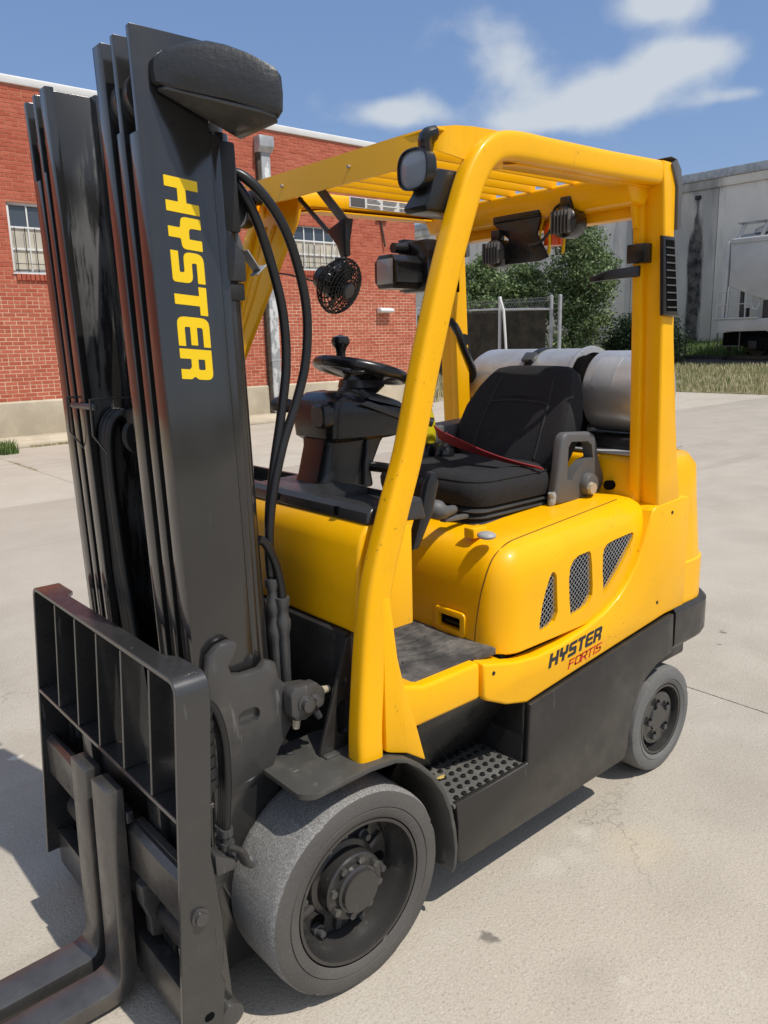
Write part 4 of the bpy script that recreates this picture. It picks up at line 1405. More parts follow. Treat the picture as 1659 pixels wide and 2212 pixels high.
# cross members and the centre lift gear
cm = MB()
for (z0, z1, x0, x1, hw) in ((2.02, 2.20, .150, .166, .205), (1.55, 1.72, .135, .150, .27), (1.05, 1.22, .140, .155, .24), (.40, .62, .14, .155, .24)):
    m_ = MB().box(x0, x1, -hw, hw, z0, z1).xf(mx)
    part('cross_member', m_, 'mastblack', T, .006)
part('free_lift_cylinder', MB().tube([(.19, .02, .35), (.19, .02, 1.42)], .052, 24).xf(mx), 'dull', T)
part('back_plate', MB().box(.120, .128, -.25, .25, .30, 2.0).xf(mx), 'dull', T, .003)
part('mast_head_plate', MB().box(.165, .245, -.045, .045, 1.42, 1.47).xf(mx), 'dull', T, .01)
for y in (-.02,):
    sh = MB().lathe([(.03, y - .014), (.048, y - .014), (.042, y - .006), (.042, y + .006), (.048, y + .014), (.03, y + .014)], (.215, 0, 1.40), 'y', 28, True).xf(mx)
    part('hose_sheave', sh, 'dull', T)
gd = MB()
gd.prism([(.17, 1.33), (.17, 1.50), (.33, 1.50), (.333, 1.41), (.30, 1.36), (.297, 1.362), (.328, 1.41), (.325, 1.495), (.175, 1.495), (.175, 1.33)], 'y', -.205, -.200)
gd.prism([(.17, 1.33), (.17, 1.50), (.33, 1.50), (.333, 1.41), (.30, 1.36), (.297, 1.362), (.328, 1.41), (.325, 1.495), (.175, 1.495), (.175, 1.33)], 'y', -.045, -.040)
gd.tube([(.315, -.20, 1.478), (.315, -.045, 1.478)], .008, 8)
gdo = part('hose_guard', gd.xf(mx), 'steel', T, .001)
for k in range(4):
    y = -.185 + k * .028
    hp = spline([(.200, y + .02, 1.44), (.235, y + .010, 1.455), (.262, y, 1.42), (.272, y - .004, 1.32), (.272, y, 1.1), (.270, y + .02, .90), (.262, y + .04, .70), (.26, y + .05, .45)], 6)
    part('mast_hose', MB().tube(hp, .0130, 12).xf(mx), 'rubber', T)
chn = MB()
for k in range(60):
    z = .45 + k * .0158
    chn.box(.205, .222, .028 + (.004 if k % 2 else 0), .062 - (.004 if k % 2 else 0), z, z + .013)
part('lift_chain', chn.xf(mx), 'dull', T)
chn = MB()
for k in range(60):
    z = .45 + k * .0158
    chn.box(.205, .222, -.050 + (.004 if k % 2 else 0), -.015 - (.004 if k % 2 else 0), z, z + .013)
part('lift_chain', chn.xf(mx), 'dull', T)

# mast hoses that loop back over the cowl
h1 = spline([(.13, .235, 1.955), (.10, .262, 1.990), (.06, .285, 1.968), (.0, .29, 1.905), (-.045, .285, 1.82), (-.075, .28, 1.70), (-.070, .275, 1.58), (-.040, .27, 1.48), (.005, .27, 1.38), (.045, .27, 1.25), (.062, .27, 1.13), (.062, .27, 1.06)], 6)
h2 = spline([(.13, .215, 1.955), (.105, .245, 1.985), (.075, .265, 1.95), (.040, .265, 1.89), (.005, .26, 1.80), (-.020, .26, 1.69), (-.022, .26, 1.57), (.0, .26, 1.45), (.028, .26, 1.33), (.052, .265, 1.22), (.058, .265, 1.10), (.055, .265, .96)], 6)
part('hydraulic_hose', MB().tube(h1, .0115, 14), 'rubber', T)
part('hydraulic_hose', MB().tube(h2, .0115, 14), 'rubber', T)
h3 = spline([(.10, .285, 1.16), (.080, .285, 1.145), (.055, .285, 1.09), (.042, .285, 1.02), (.042, .285, .98)], 6)
part('hydraulic_hose', MB().tube(h3, .011, 12), 'rubber', T)
for (x, y, zs) in ((.058, .268, (1.05, 1.02, .985, .955, .92, .88)), (.042, .285, (1.0, .97, .94, .90))):
    ft_ = MB()
    pr = []
    for i, z in enumerate(zs):
        w = .019 if i % 2 == 0 else .014
        pr += [(w, z), (w, z - .018)]
    pr.append((.012, zs[-1] - .15))
    ft_.lathe(pr, (x, y, 0), 'z', 14, True)
    part('hose_fitting', ft_, 'bolt', T)

# sheaves, brackets and boxes behind the near rail
shv = MB().lathe([(.02, .20), (.075, .20), (.062, .215), (.062, .235), (.075, .25), (.02, .25)], (.10, 0, 1.935), 'y', 32, True).xf(mx)
part('hose_sheave', shv, 'dull', T)
part('sheave_bracket', MB().prism([(.15, 2.05), (.07, 2.05), (.045, 1.97), (.06, 1.90), (.09, 1.86), (.15, 1.84)], 'y', .252, .262).xf(mx), 'dull', T, .003)
jb = MB().loft([[(.128, .235, 1.755), (.082, .235, 1.755), (.082, .318, 1.755), (.128, .318, 1.755)], [(.128, .235, 1.82), (.080, .235, 1.815), (.080, .318, 1.81), (.128, .318, 1.82)], [(.130, .235, 1.885), (.112, .235, 1.855), (.112, .312, 1.855), (.130, .312, 1.885)]])
jbo = part('valve_cover', jb.xf(mx), 'wrinkle', T, .005, 2)
part('valve_block', MB().box(.085, .125, .245, .312, 1.715, 1.752).xf(mx), 'dull', jbo, .004)
part('valve_stub', MB().cyl((.088, .275, 1.72), (.088, .275, 1.655), .010, .009, 12).xf(mx), 'dull', jbo)
part('limit_switch', MB().loft([[(.082, .25, 1.83), (.060, .25, 1.82), (.060, .285, 1.82), (.082, .285, 1.83)], [(.100, .25, 1.885), (.076, .25, 1.872), (.076, .285, 1.872), (.100, .285, 1.885)]]).xf(mx), 'greyplastic', T, .004)
part('switch_bracket', MB().obox((.066, .268, 1.805), Vector((.6, 0, .8)), (0, 1, 0), Vector((-.8, 0, .6)), .055, .035, .003), 'galv', T, .001)
part('switch_plate', MB().obox((.048, .27, 1.785), Vector((.75, 0, -.66)), (0, 1, 0), Vector((.66, 0, .75)), .034, .034, .003), 'galv', T, .001)

# mast foot: trunnion bracket with its hook, pin and bolts
for sgn in (1, -1):
    mf = MB()
    mf.prism([(.292, .905), (.298, .87), (.288, .60), (.250, .585), (.135, .60), (.115, .64), (.062, .705), (.012, .725), (-.004, .745), (.0, .775), (.03, .79), (.085, .80), (.105, .825), (.112, .868), (.135, .878), (.155, .862), (.20, .862), (.232, .872), (.238, .895), (.222, .912), (.208, .938), (.216, .950), (.232, .954), (.262, .948), (.285, .93)], 'y', .325 * sgn, .352 * sgn)
    m_ = part('mast_bracket', mf, 'steel', T, .005, 2)
    cut(m_, MB().prism(rrect(.165, .225, .735, .775, .019), 'y', .340 * sgn, .40 * sgn))
    part('trunnion_cap', MB().prism([(.10, .735), (.10, .79), (.085, .805), (.02, .797), (-.002, .775), (-.002, .745), (.018, .728), (.06, .712), (.085, .717)], 'y', .352 * sgn, .392 * sgn), 'steel', T, .006)
    for (x, z, rr) in ((.060, .757, .017), (.030, .757, .012)):
        part('trunnion_bolt', MB().lathe([(rr * 1.3, .392 * sgn), (rr * 1.3, .396 * sgn), (rr, .398 * sgn), (rr, .412 * sgn), (0, .414 * sgn)], (x, 0, z), 'y', 14), 'steel', T)
    part('grease_pin', MB().cyl((-.004, .362 * sgn, .758), (-.034, .362 * sgn, .756), .012, .009, 12), 'brass', T)
    part('cap_bolt', MB().cyl((.075, .372 * sgn, .712), (.078, .372 * sgn, .690), .010, .009, 8), 'brass', T)
    part('cap_bolt', MB().cyl((.020, .372 * sgn, .722), (.006, .372 * sgn, .695), .010, .009, 8), 'bolt', T)
    part('mast_foot', MB().prism([(.29, .60), (.30, .36), (.20, .12), (.13, .14), (.10, .40), (.11, .62)], 'y', .30 * sgn, .325 * sgn), 'mastblack', T, .006)
    part('foot_clip', MB().prism([(.255, .625), (.20, .628), (.17, .618), (.16, .60), (.20, .585), (.255, .59)], 'y', .326 * sgn, .350 * sgn), 'galv' if sgn > 0 else 'dull', T, .006)

# ================================================================== LOAD BACKREST AND CARRIAGE
bkr = MB()
YB, t = .458, .012
# far upright, top bar and near upright are one bent flat
def flat_ring(y, z, ny, nz, xr):
    xf_ = bx(z)
    return [(xf_, y, z), (xf_, y - ny * t, z - nz * t), (xr, y - ny * t, z - nz * t), (xr, y, z)]


rg_ = []
for z in (.10, .30, .60, .85, .905):
    rg_.append(flat_ring(-YB, z, -1, 0, .355))
for a in (0, 30, 60, 90):
    aa = math.radians(a)
    rg_.append(flat_ring(-YB + .025 - .025 * math.cos(aa), .922 + .025 * math.sin(aa), -math.cos(aa), math.sin(aa), .35))
for y, xr in ((-.325, .35), (-.30, .372), (-.05, .369), (.295, .369), (.335, .349)):
    rg_.append(flat_ring(y, .947, 0, 1, xr))
for a in (90, 60, 30, 0):
    aa = math.radians(a)
    rg_.append(flat_ring(YB - .035 + .035 * math.cos(aa), .912 + .035 * math.sin(aa), math.cos(aa), math.sin(aa), .345))
for z, xr in ((.88, .345), (.52, .372), (.46, .366), (.35, .356), (.24, .362), (.215, .370), (.19, .362), (.05, .38)):
    rg_.append(flat_ring(YB, z, 1, 0, xr))
bkr.loft(rg_)
BR = part('load_backrest', bkr, 'fork', T, .0015, 1)
for y in (-.275, -.125, .022, .172, .324):
    part('backrest_slat', MB().prism([(bx(.934) - .001, .934), (bx(.638) - .001, .638), (bx(.638) - .085, .638), (bx(.934) - .050, .934)], 'y', y - .0045, y + .0045), 'fork', BR, .001, 1)
part('backrest_rail', MB().prism([(bx(.632), .637), (bx(.632), .625), (bx(.632) - .092, .625), (bx(.632) - .092, .637)], 'y', -YB + t + .0005, YB - t - .0005), 'fork', BR, .0015, 1)
for sgn in (1, -1):
    part('plate_bolt', MB().lathe([(.020, .4585 * sgn), (.020, .463 * sgn), (.0145, .464 * sgn), (.0145, .474 * sgn), (.0, .4755 * sgn)], (.412, 0, .392), 'y', 12), 'steel', BR)
    part('plate_slot', MB().prism(rrect(.396, .420, .115, .135, .009), 'y', .4575 * sgn, .4590 * sgn), 'dark', BR)
    part('stamped_number', MB().box(.374, .377, .4582 * sgn, .4588 * sgn, .295, .345), 'bolt', BR)
    su = MB()
    su.prism([(.372, .55), (.355, .50), (.318, .485), (.318, .43), (.345, .40), (.332, .10), (.36, .06), (.385, .06)], 'y', .415 * sgn, .430 * sgn)
    part('carriage_upright', su, 'fork', T, .003)
    part('carriage_lug', MB().prism([(.36, .515), (.31, .48), (.305, .455), (.36, .46)], 'y', .40 * sgn, .452 * sgn), 'steel', T, .004)
    part('bracket_arm', MB().tube(spline([(.322, .445 * sgn, .515), (.30, .46 * sgn, .50), (.288, .455 * sgn, .462), (.275, .44 * sgn, .446), (.262, .43 * sgn, .45)], 4), .012, 8, sx=1.6, sy=.5), 'steel', T)
    part('foot_roller', MB().cyl((.345, .40 * sgn, .080), (.345, .45 * sgn, .080), .030, .030, 18), 'steel', T, .004)
cr = MB()
cr.prism([(.44, .472), (.44, .362), (.395, .362), (.395, .455), (.415, .484), (.425, .484)], 'y', -.445, .445)
CA = part('fork_carriage', cr, 'forkmetal', T, .003)
part('lower_bar', MB().prism([(.44, .168), (.44, .055), (.425, .04), (.395, .055), (.395, .160)], 'y', -.445, .445), 'forkmetal', CA, .003)
part('side_shift_cylinder', MB().tube([(.375, -.40, .25), (.375, .40, .25)], .042, 20), 'dull', CA)
part('carriage_back', MB().box(.335, .372, -.30, .30, .08, .62), 'dull', CA, .006)
part('carriage_post', MB().box(.365, .395, -.25, -.18, .06, .60), 'fork', CA, .004)
part('carriage_post', MB().box(.365, .395, .18, .25, .06, .60), 'fork', CA, .004)
part('shift_bracket', MB().prism([(.43, .36), (.448, .345), (.448, .30), (.432, .25), (.43, .20), (.40, .19), (.40, .36)], 'y', .190, .222), 'steel', CA, .004)
part('shift_clip', MB().box(.405, .45, .205, .235, .305, .355), 'steel', CA, .004)
part('paint_tag', MB().box(.418, .4185, .345, .372, .20, .24), 'palegrip', CA)
part('top_wear_strip', MB().box(.400, .418, .16, .40, .4845, .490), 'steel', CA, .001)
part('rubber_loop', MB().tube(spline([(.40, -.22, .36), (.42, -.21, .42), (.425, -.18, .425), (.42, -.15, .40), (.41, -.14, .34)], 5), .010, 8), 'rubber', CA)
# ---- forks
for y in (.122, -.020):
    fk = MB()
    hw = .050
    pts = [(.445, .590), (.487, .590), (.499, .12), (.502, .088), (.511, .070), (.530, .062), (1.55, .036), (1.56, .026), (1.55, .018), (.53, .018), (.500, .022), (.474, .038), (.460, .07), (.456, .11)]
    fk.prism(pts, 'y', y - hw, y + hw)
    part('fork', fk, 'forkmetal', T, .004)
    part('fork_hook', MB().box(.425, .4445, y - hw + .005, y + hw - .005, .487, .52), 'fork', T, .004)

# hoses feeding the side shift, on the near side of the carriage
for (k, dy) in ((0, 0), (1, .018), (2, .036)):
    p = spline([(.365, .39 + dy, .862), (.342, .395 + dy * .8, .866), (.318, .40 + dy * .7, .835), (.302, .402 + dy * .6, .76), (.302, .402 + dy * .6, .66), (.309, .40 + dy * .6, .58), (.313, .398 + dy * .6, .52)], 6)
    part('shift_hose', MB().tube(p, .010, 12), 'rubber', T)
for (x, y) in ((.312, .398), (.312, .42)):
    ft_ = MB()
    pr = []
    z = .545
    for i in range(6):
        w = (.0155, .012, .0165, .013, .0175, .0135)[i]
        pr += [(w, z), (w, z - .017)]
        z -= .017
    ft_.lathe(pr, (x, y, 0), 'z', 14, True)
    part('hose_fitting', ft_, 'bolt', T)
crv = MB()
for k in range(7):
    z = .845 - k * .028
    crv.lathe([(.0, -.012), (.022, -.012), (.025, 0), (.022, .012), (0, .012)], (.352, .425, z), 'z', 14)
part('shock_boot', crv, 'dull', T)

# ================================================================== LETTERING
def curve_letters(name, polys, org, uvec, vvec, mat_, parent, thick=.0006, shear=0., su=1., sv=1.):
    """flat vinyl letters: closed outlines (holes included), placed on a plane"""
    cu = bpy.data.curves.new(name, 'CURVE')
    cu.dimensions = '2D'
    cu.fill_mode = 'BOTH'
    cu.extrude = thick
    for poly in polys:
        sp = cu.splines.new('POLY')
        sp.points.add(len(poly) - 1)
        for p, (a, b) in zip(sp.points, poly):
            p.co = ((a + shear * b) * su, b * sv, 0, 1)
        sp.use_cyclic_u = True
    o = bpy.data.objects.new(name, cu)
    COL.objects.link(o)
    bpy.context.view_layer.update()
    me = bpy.data.meshes.new_from_object(o.evaluated_get(bpy.context.evaluated_depsgraph_get()))
    bpy.data.objects.remove(o)
    U_, V_ = Vector(uvec), Vector(vvec)
    N_ = U_.cross(V_).normalized()
    O_ = Vector(org)
    for v in me.vertices:
        c = v.co.copy()
        v.co = O_ + U_ * c.x + V_ * c.y + N_ * c.z
    me.name = name
    return link(name, me, mat_, parent)


def rp_(pts, rad):
    """round the corners of a polygon; pts entries may carry their own radius"""
    out = []
    n = len(pts)
    for i in range(n):
        p = Vector(pts[i][:2])
        rr = pts[i][2] if len(pts[i]) > 2 else rad
        if rr <= 0:
            out.append((p.x, p.y))
            continue
        a, b = Vector(pts[i - 1][:2]), Vector(pts[(i + 1) % n][:2])
        da, db = (a - p), (b - p)
        k = min(rr, da.length * .45, db.length * .45)
        A, B = p + da.normalized() * k, p + db.normalized() * k
        for q in range(5):
            t_ = q / 4
            w = A * (1 - t_) ** 2 + p * 2 * t_ * (1 - t_) + B * t_ ** 2
            out.append((w.x, w.y))
    return out


# bold square letter shapes on a 1 x 1 cell (stroke .30 wide, .24 tall)
G = {
    'H': [[(0, 0), (.30, 0), (.30, .37), (.68, .37), (.68, 0), (.98, 0), (.98, 1), (.68, 1), (.68, .62), (.30, .62), (.30, 1), (0, 1)]],
    'Y': [[(.0, 1), (.30, 1), (.30, .62, .12), (.62, .62, .02), (.62, 1), (.92, 1), (.92, .38, .22), (.62, .36, .05), (.62, 0), (.32, 0), (.32, .36, .05), (.0, .40, .25)]],
    'S': [[(0, 0), (.66, 0, .22), (.90, .0, .25), (.90, .62, .22), (.30, .62, .08), (.30, .77, .03), (.88, .77), (.88, 1), (.0, 1, .25), (.0, .38, .22), (.60, .38, .08), (.60, .23, .04), (0, .23)]],
    'T': [[(.27, 0), (.57, 0), (.57, .76), (.84, .76), (.84, 1), (0, 1), (0, .76), (.27, .76)]],
    'E': [[(.0, .0, .25), (.88, 0), (.88, .22), (.30, .22, .06), (.30, .39), (.84, .39), (.84, .60), (.30, .60), (.30, .78, .06), (.88, .78), (.88, 1), (0, 1, .25)]],
    'R': [[(0, 0), (.30, 0), (.30, .34), (.55, .34, .06), (.62, .28, .04), (.62, 0), (.92, 0), (.92, .32, .12), (.82, .42, .08), (.92, .52, .12), (.92, 1, .25), (0, 1)], [(.30, .56), (.30, .77), (.62, .77, .05), (.62, .56, .05)]],
}
ADV = {'H': 1.08, 'Y': 1.0, 'S': .98, 'T': .92, 'E': .96, 'R': 1.0}


def word(txt, rad=.02):
    polys, x = [], 0
    for c in txt:
        for ol in G[c]:
            polys.append([(a + x, b) for (a, b) in rp_(ol, rad)])
        x += ADV[c]
    return polys, x - .08


wp, wl_ = word('HYSTER')
for sgn in (1,):
    L_, H_ = .405, .074
    p0, p1 = mx((.2600, .3204, 1.957)), mx((.2610, .3204, 1.957 - L_))
    curve_letters('mast_lettering', wp, p0, (p1 - p0) / wl_, (-H_, 0, 0), 'decal', T, .0006, 0.10)
# black maker's name and red series name on the body side; baseline climbs to the rear
b0, b1 = Vector((-.748, .5083, .636)), Vector((-1.027, .5083, .657))
ub = (b1 - b0)
curve_letters('side_lettering', wp, b0, ub / (wl_ + .15), Vector((0, 0, .045)), 'decalblack', T, .0005, .22)


def strokes(letters, w):
    polys = []
    for pts in letters:
        for a, b in zip(pts[:-1], pts[1:]):
            A, B = Vector(a), Vector(b)
            d = (B - A).normalized()
            n_ = Vector((-d.y, d.x)) * w / 2
            e = d * w / 2
            polys.append([tuple(q) for q in (A - e + n_, A - e - n_, B + e - n_, B + e + n_)])
    return polys


FL = {'F': [[(.07, 0), (.07, .93), (.62, .93)], [(.07, .5), (.55, .5)]],
      'O': [[(.15, .07), (.6, .07), (.69, .2), (.69, .8), (.6, .93), (.15, .93), (.06, .8), (.06, .2), (.15, .07)]],
      'R': [[(.07, 0), (.07, .93), (.55, .93), (.66, .82), (.66, .55), (.55, .44), (.2, .44)], [(.42, .44), (.68, .02)]],
      'T': [[(0, .93), (.68, .93)], [(.34, .93), (.34, 0)]],
      'I': [[(.1, 0), (.1, 1)]],
      'S': [[(.02, .07), (.52, .07), (.62, .17), (.62, .4), (.52, .5), (.15, .5), (.06, .6), (.06, .83), (.15, .93), (.64, .93)]]}
x = 0
mbm = MB()
c0, c1 = Vector((-.848, .5083, .606)), Vector((-1.031, .5083, .619))
ud = (c1 - c0) / 4.55
for c in 'FORTIS':
    for poly in strokes(FL[c], .15):
        pp = [c0 + ud * (a + x + .2 * b) + Vector((0, 0, .0265)) * b for (a, b) in poly]
        A = mbm.verts(pp)
        B = mbm.verts([p + Vector((0, .0006, 0)) for p in pp])
        mbm.face(A)
        mbm.face(B[::-1])
        for i in range(4):
            j = (i + 1) % 4
            mbm.face([A[j], A[i], B[i], B[j]])
    x += .32 if c == 'I' else .82
part('series_lettering', mbm, 'decalred', T)

# ================================================================== SETTING
rs = random.Random(11)
# ---- ground: soil sheet to the horizon, concrete slabs on top of it
me = MB()
me.box(-600, 600, -600, 600, -.5, -.06)
ground = tag(link('ground', me.mesh('ground'), 'soil'), kind='structure')
xj = [-19.75, -2.22, 15.0]
yj = [-46.0, -30.0, -6.85, 2.75, 14.0]
for i in range(len(xj) - 1):
    for j in range(len(yj) - 1):
        x0, x1, y0, y1 = xj[i], xj[i + 1], yj[j], yj[j + 1]
        g = .0028
        b = MB()
        b.box(x0 + g, x1 - g, y0 + g, y1 - g, -.055, 0)
        part('concrete_slab', b, 'concrete', ground, .006, 2)
# ---- grass verge that climbs to the tracks
def verge_z(x, y=0):
    k = min(1, max(0, (-19.7 - x) / 7.0))
    k2 = min(1, max(0, (-26.5 - x) / 4.0))
    return .03 + .42 * k * k * (3 - 2 * k) + .40 * k2 * k2 * (3 - 2 * k2) + .03 * mnoise.noise(Vector((x * .9, y * .9, 0)))


vm = MB()
xs = [-19.72, -19.76] + [-20.2 - .5 * k for k in range(24)] + [-60]
ys = [-48 + 1.0 * k for k in range(70)]
gridv = [[vm.bm.verts.new((x, y, (verge_z(x, y) if x < -19.74 else -.05))) for y in ys] for x in xs]
for i in range(len(xs) - 1):
    for j in range(len(ys) - 1):
        vm.face([gridv[i][j], gridv[i + 1][j], gridv[i + 1][j + 1], gridv[i][j + 1]])
tag(part('grass_bank', vm, 'verge'), kind='structure')


def blades(name, n, xr, yr, hmin, hmax, mat_, clump=0., zf=verge_z, wid=.011, dens=None, kind='stuff'):
    V, F = [], []
    k = 0
    tries = 0
    while k < n and tries < n * 6:
        tries += 1
        x, y = rs.uniform(*xr), rs.uniform(*yr)
        c = mnoise.noise(Vector((x * .8, y * .8, 3)))
        if c < clump - rs.random() * .5:
            continue
        if dens and rs.random() > dens(x, y):
            continue
        h = rs.uniform(hmin, hmax) * (1 + .5 * c)
        a = rs.uniform(0, math.pi * 2)
        l = rs.uniform(.1, .6) * h
        z = zf(x, y)
        w = wid * rs.uniform(.6, 1.4)
        dx, dy = math.cos(a), math.sin(a)
        px, py = -dy * w, dx * w
        i0 = len(V)
        V += [(x - px, y - py, z - .02), (x + px, y + py, z - .02), (x + dx * l * .4 + px * .7, y + dy * l * .4 + py * .7, z + h * .6), (x + dx * l * .4 - px * .7, y + dy * l * .4 - py * .7, z + h * .6), (x + dx * l, y + dy * l, z + h)]
        F += [(i0, i0 + 1, i0 + 2, i0 + 3), (i0 + 3, i0 + 2, i0 + 4)]
        k += 1
    m = bpy.data.meshes.new(name)
    m.from_pydata(V, [], F)
    o = link(name, m, mat_)
    return tag(o, kind=kind)


blades('verge_grass', 32000, (-25.8, -19.72), (-16.5, 4), .05, .24, 'grassdry', -.3, wid=.012)
blades('verge_grass', 4500, (-25.8, -19.85), (-16.5, 4), .06, .26, 'grassgreen', .0, wid=.012)
blades('wall_weeds', 9000, (-30.6, -28.6), (-19, -8), .18, .55, 'grassgreen', -.05, wid=.022)
blades('wall_weeds', 5000, (-19.3, -13.2), (-15.2, -12.9), .12, .7, 'grassdry', -.1, zf=lambda x, y: .0, wid=.012, dens=lambda x, y: 1 if (x < -18.3 or y < -14.2 or x > -13.6) else .12)
blades('kerb_weeds', 1100, (-9.1, -8.6), (-12.1, -11.92), .05, .34, 'grassgreen', -.6, zf=lambda x, y: 0, wid=.012)
blades('kerb_weeds', 500, (-2.60, -2.35), (-11.9, -11.3), .05, .22, 'grassgreen', -.6, zf=lambda x, y: 0, wid=.010)
blades('kerb_weeds', 500, (-3.8, -3.0), (-12.1, -11.95), .02, .07, 'grassdry', -.6, zf=lambda x, y: 0, wid=.006)
blades('joint_weeds', 260, (-2.235, -2.205), (-10.6, -9.2), .01, .045, 'grassdry', -.2, zf=lambda x, y: -.01, wid=.004)

# ================================================================== BRICK BUILDING
BX0, BX1, BY, ZB, ZC = -12.53, 16.0, -12.6, .745, 5.86
BB = root('brick_building', 'long red brick building with barred windows, stained concrete footing and white coping', 'building', (-5.0, -16, 0))
wall_o = part('wall', MB().box(BX0 + .02, BX1, BY - 9, BY - .0045, ZB - .02, ZC), 'mortar', BB)
ft = MB()
ft.prism([(BY - .3, .0), (BY + .06, .0), (BY + .045, ZB - .03), (BY + .02, ZB), (BY - .3, ZB)], 'x', BX0 - .03, BX1)
part('footing', ft, 'stem', BB, .012)
part('footing_ledge', MB().prism([(BY, 0), (BY + .58, 0), (BY + .56, .085), (BY + .32, .10), (BY + .30, .135), (BY, .15)], 'x', BX0 - .03, BX1), 'stem', BB, .02)
cpg = MB()
cpg.prism([(BY - 9.1, ZC), (BY + .035, ZC), (BY + .04, ZC + .11), (BY + .01, ZC + .13), (BY - 9.1, ZC + .13)], 'x', BX0 - .05, BX1)
part('coping', cpg, 'white', BB, .006)
WINS = [(-4.75, -3.24, 2.885, 4.03), (-10.40, -8.98, 3.16, 4.09)]
BL, BH, MJ = .2032, .0677, .0115


def brick_geo(w, d, h, c, V, F, K, val):
    e = .004
    i = len(V)
    x0, x1, y0, y1, z0, z1 = c[0] - w / 2, c[0] + w / 2, c[1] - d, c[1], c[2] - h / 2, c[2] + h / 2
    V += [(x0, y0, z0), (x1, y0, z0), (x1, y0, z1), (x0, y0, z1), (x0, y1 - e, z0), (x1, y1 - e, z0), (x1, y1 - e, z1), (x0, y1 - e, z1), (x0 + e, y1, z0 + e), (x1 - e, y1, z0 + e), (x1 - e, y1, z1 - e), (x0 + e, y1, z1 - e)]
    f_ = [(8, 9, 10, 11), (4, 5, 9, 8), (5, 6, 10, 9), (6, 7, 11, 10), (7, 4, 8, 11), (0, 1, 5, 4), (1, 2, 6, 5), (2, 3, 7, 6), (3, 0, 4, 7)]
    F += [tuple(i + q for q in t_) for t_ in f_]
    K += [val] * len(f_)


def rnd_mesh(name, V, F, K):
    m = bpy.data.meshes.new(name)
    m.from_pydata(V, [], F)
    a = m.attributes.new('rnd', 'FLOAT', 'FACE')
    a.data.foreach_set('value', K)
    return m


bricks = []
rows = int((ZC - ZB) / BH)
for rr_ in range(rows):
    z = ZB + (rr_ + .5) * BH
    head = rr_ % 7 == 3
    step = BL / 2 if head else BL
    x = BX0 + (0 if (head or rr_ % 2) else step / 2)
    first = True
    while x < 5.0:
        if first and not head and rr_ % 2 == 0:
            w0, w1 = BX0, x
        else:
            w0, w1 = x, x + step
            x += step
        first = False
        c0_, c1_ = w0, w1
        for (a, b, zl, zh) in WINS:
            if zl - .14 < z < zh and c1_ > a and c0_ < b:
                if c0_ < a - .04:
                    c1_ = a
                elif c1_ > b + .04:
                    c0_ = b
                else:
                    c0_ = c1_
        if c1_ - c0_ > .03:
            bricks.append((c0_, c1_, z))
protos = {}


def seen(b):
    xc = (b[0] + b[1]) / 2
    # left of the mast, in frame
    return -3.86 + (b[2] - 2) * .0 < xc < -2.62 - max(0, b[2] - .8) * .14


near = sorted([b for b in bricks if seen(b)], key=lambda b: (Vector(((b[0] + b[1]) / 2, BY, b[2])) - CAM).length / (b[1] - b[0]))[:300]
nearset = set(near)
V, F, K = [], [], []
for b in bricks:
    val = rs.random()
    if b in nearset:
        w = b[1] - b[0] - MJ
        key = (round(w, 3), int(val * 6))
        if key not in protos:
            v_, f_, k_ = [], [], []
            brick_geo(w, .03, BH - MJ, (0, 0, 0), v_, f_, k_, (key[1] + .5) / 6)
            protos[key] = rnd_mesh('brick', v_, f_, k_)
            protos[key].materials.append(MAT['brick'])
        o = bpy.data.objects.new('brick', protos[key])
        COL.objects.link(o)
        o.parent = BB
        o.location = Vector(((b[0] + b[1]) / 2, BY + rs.uniform(-.002, .002), b[2])) - BB.location
    else:
        brick_geo(b[1] - b[0] - MJ, .03, BH - MJ, ((b[0] + b[1]) / 2, BY + rs.uniform(-.003, .003), b[2]), V, F, K, val)
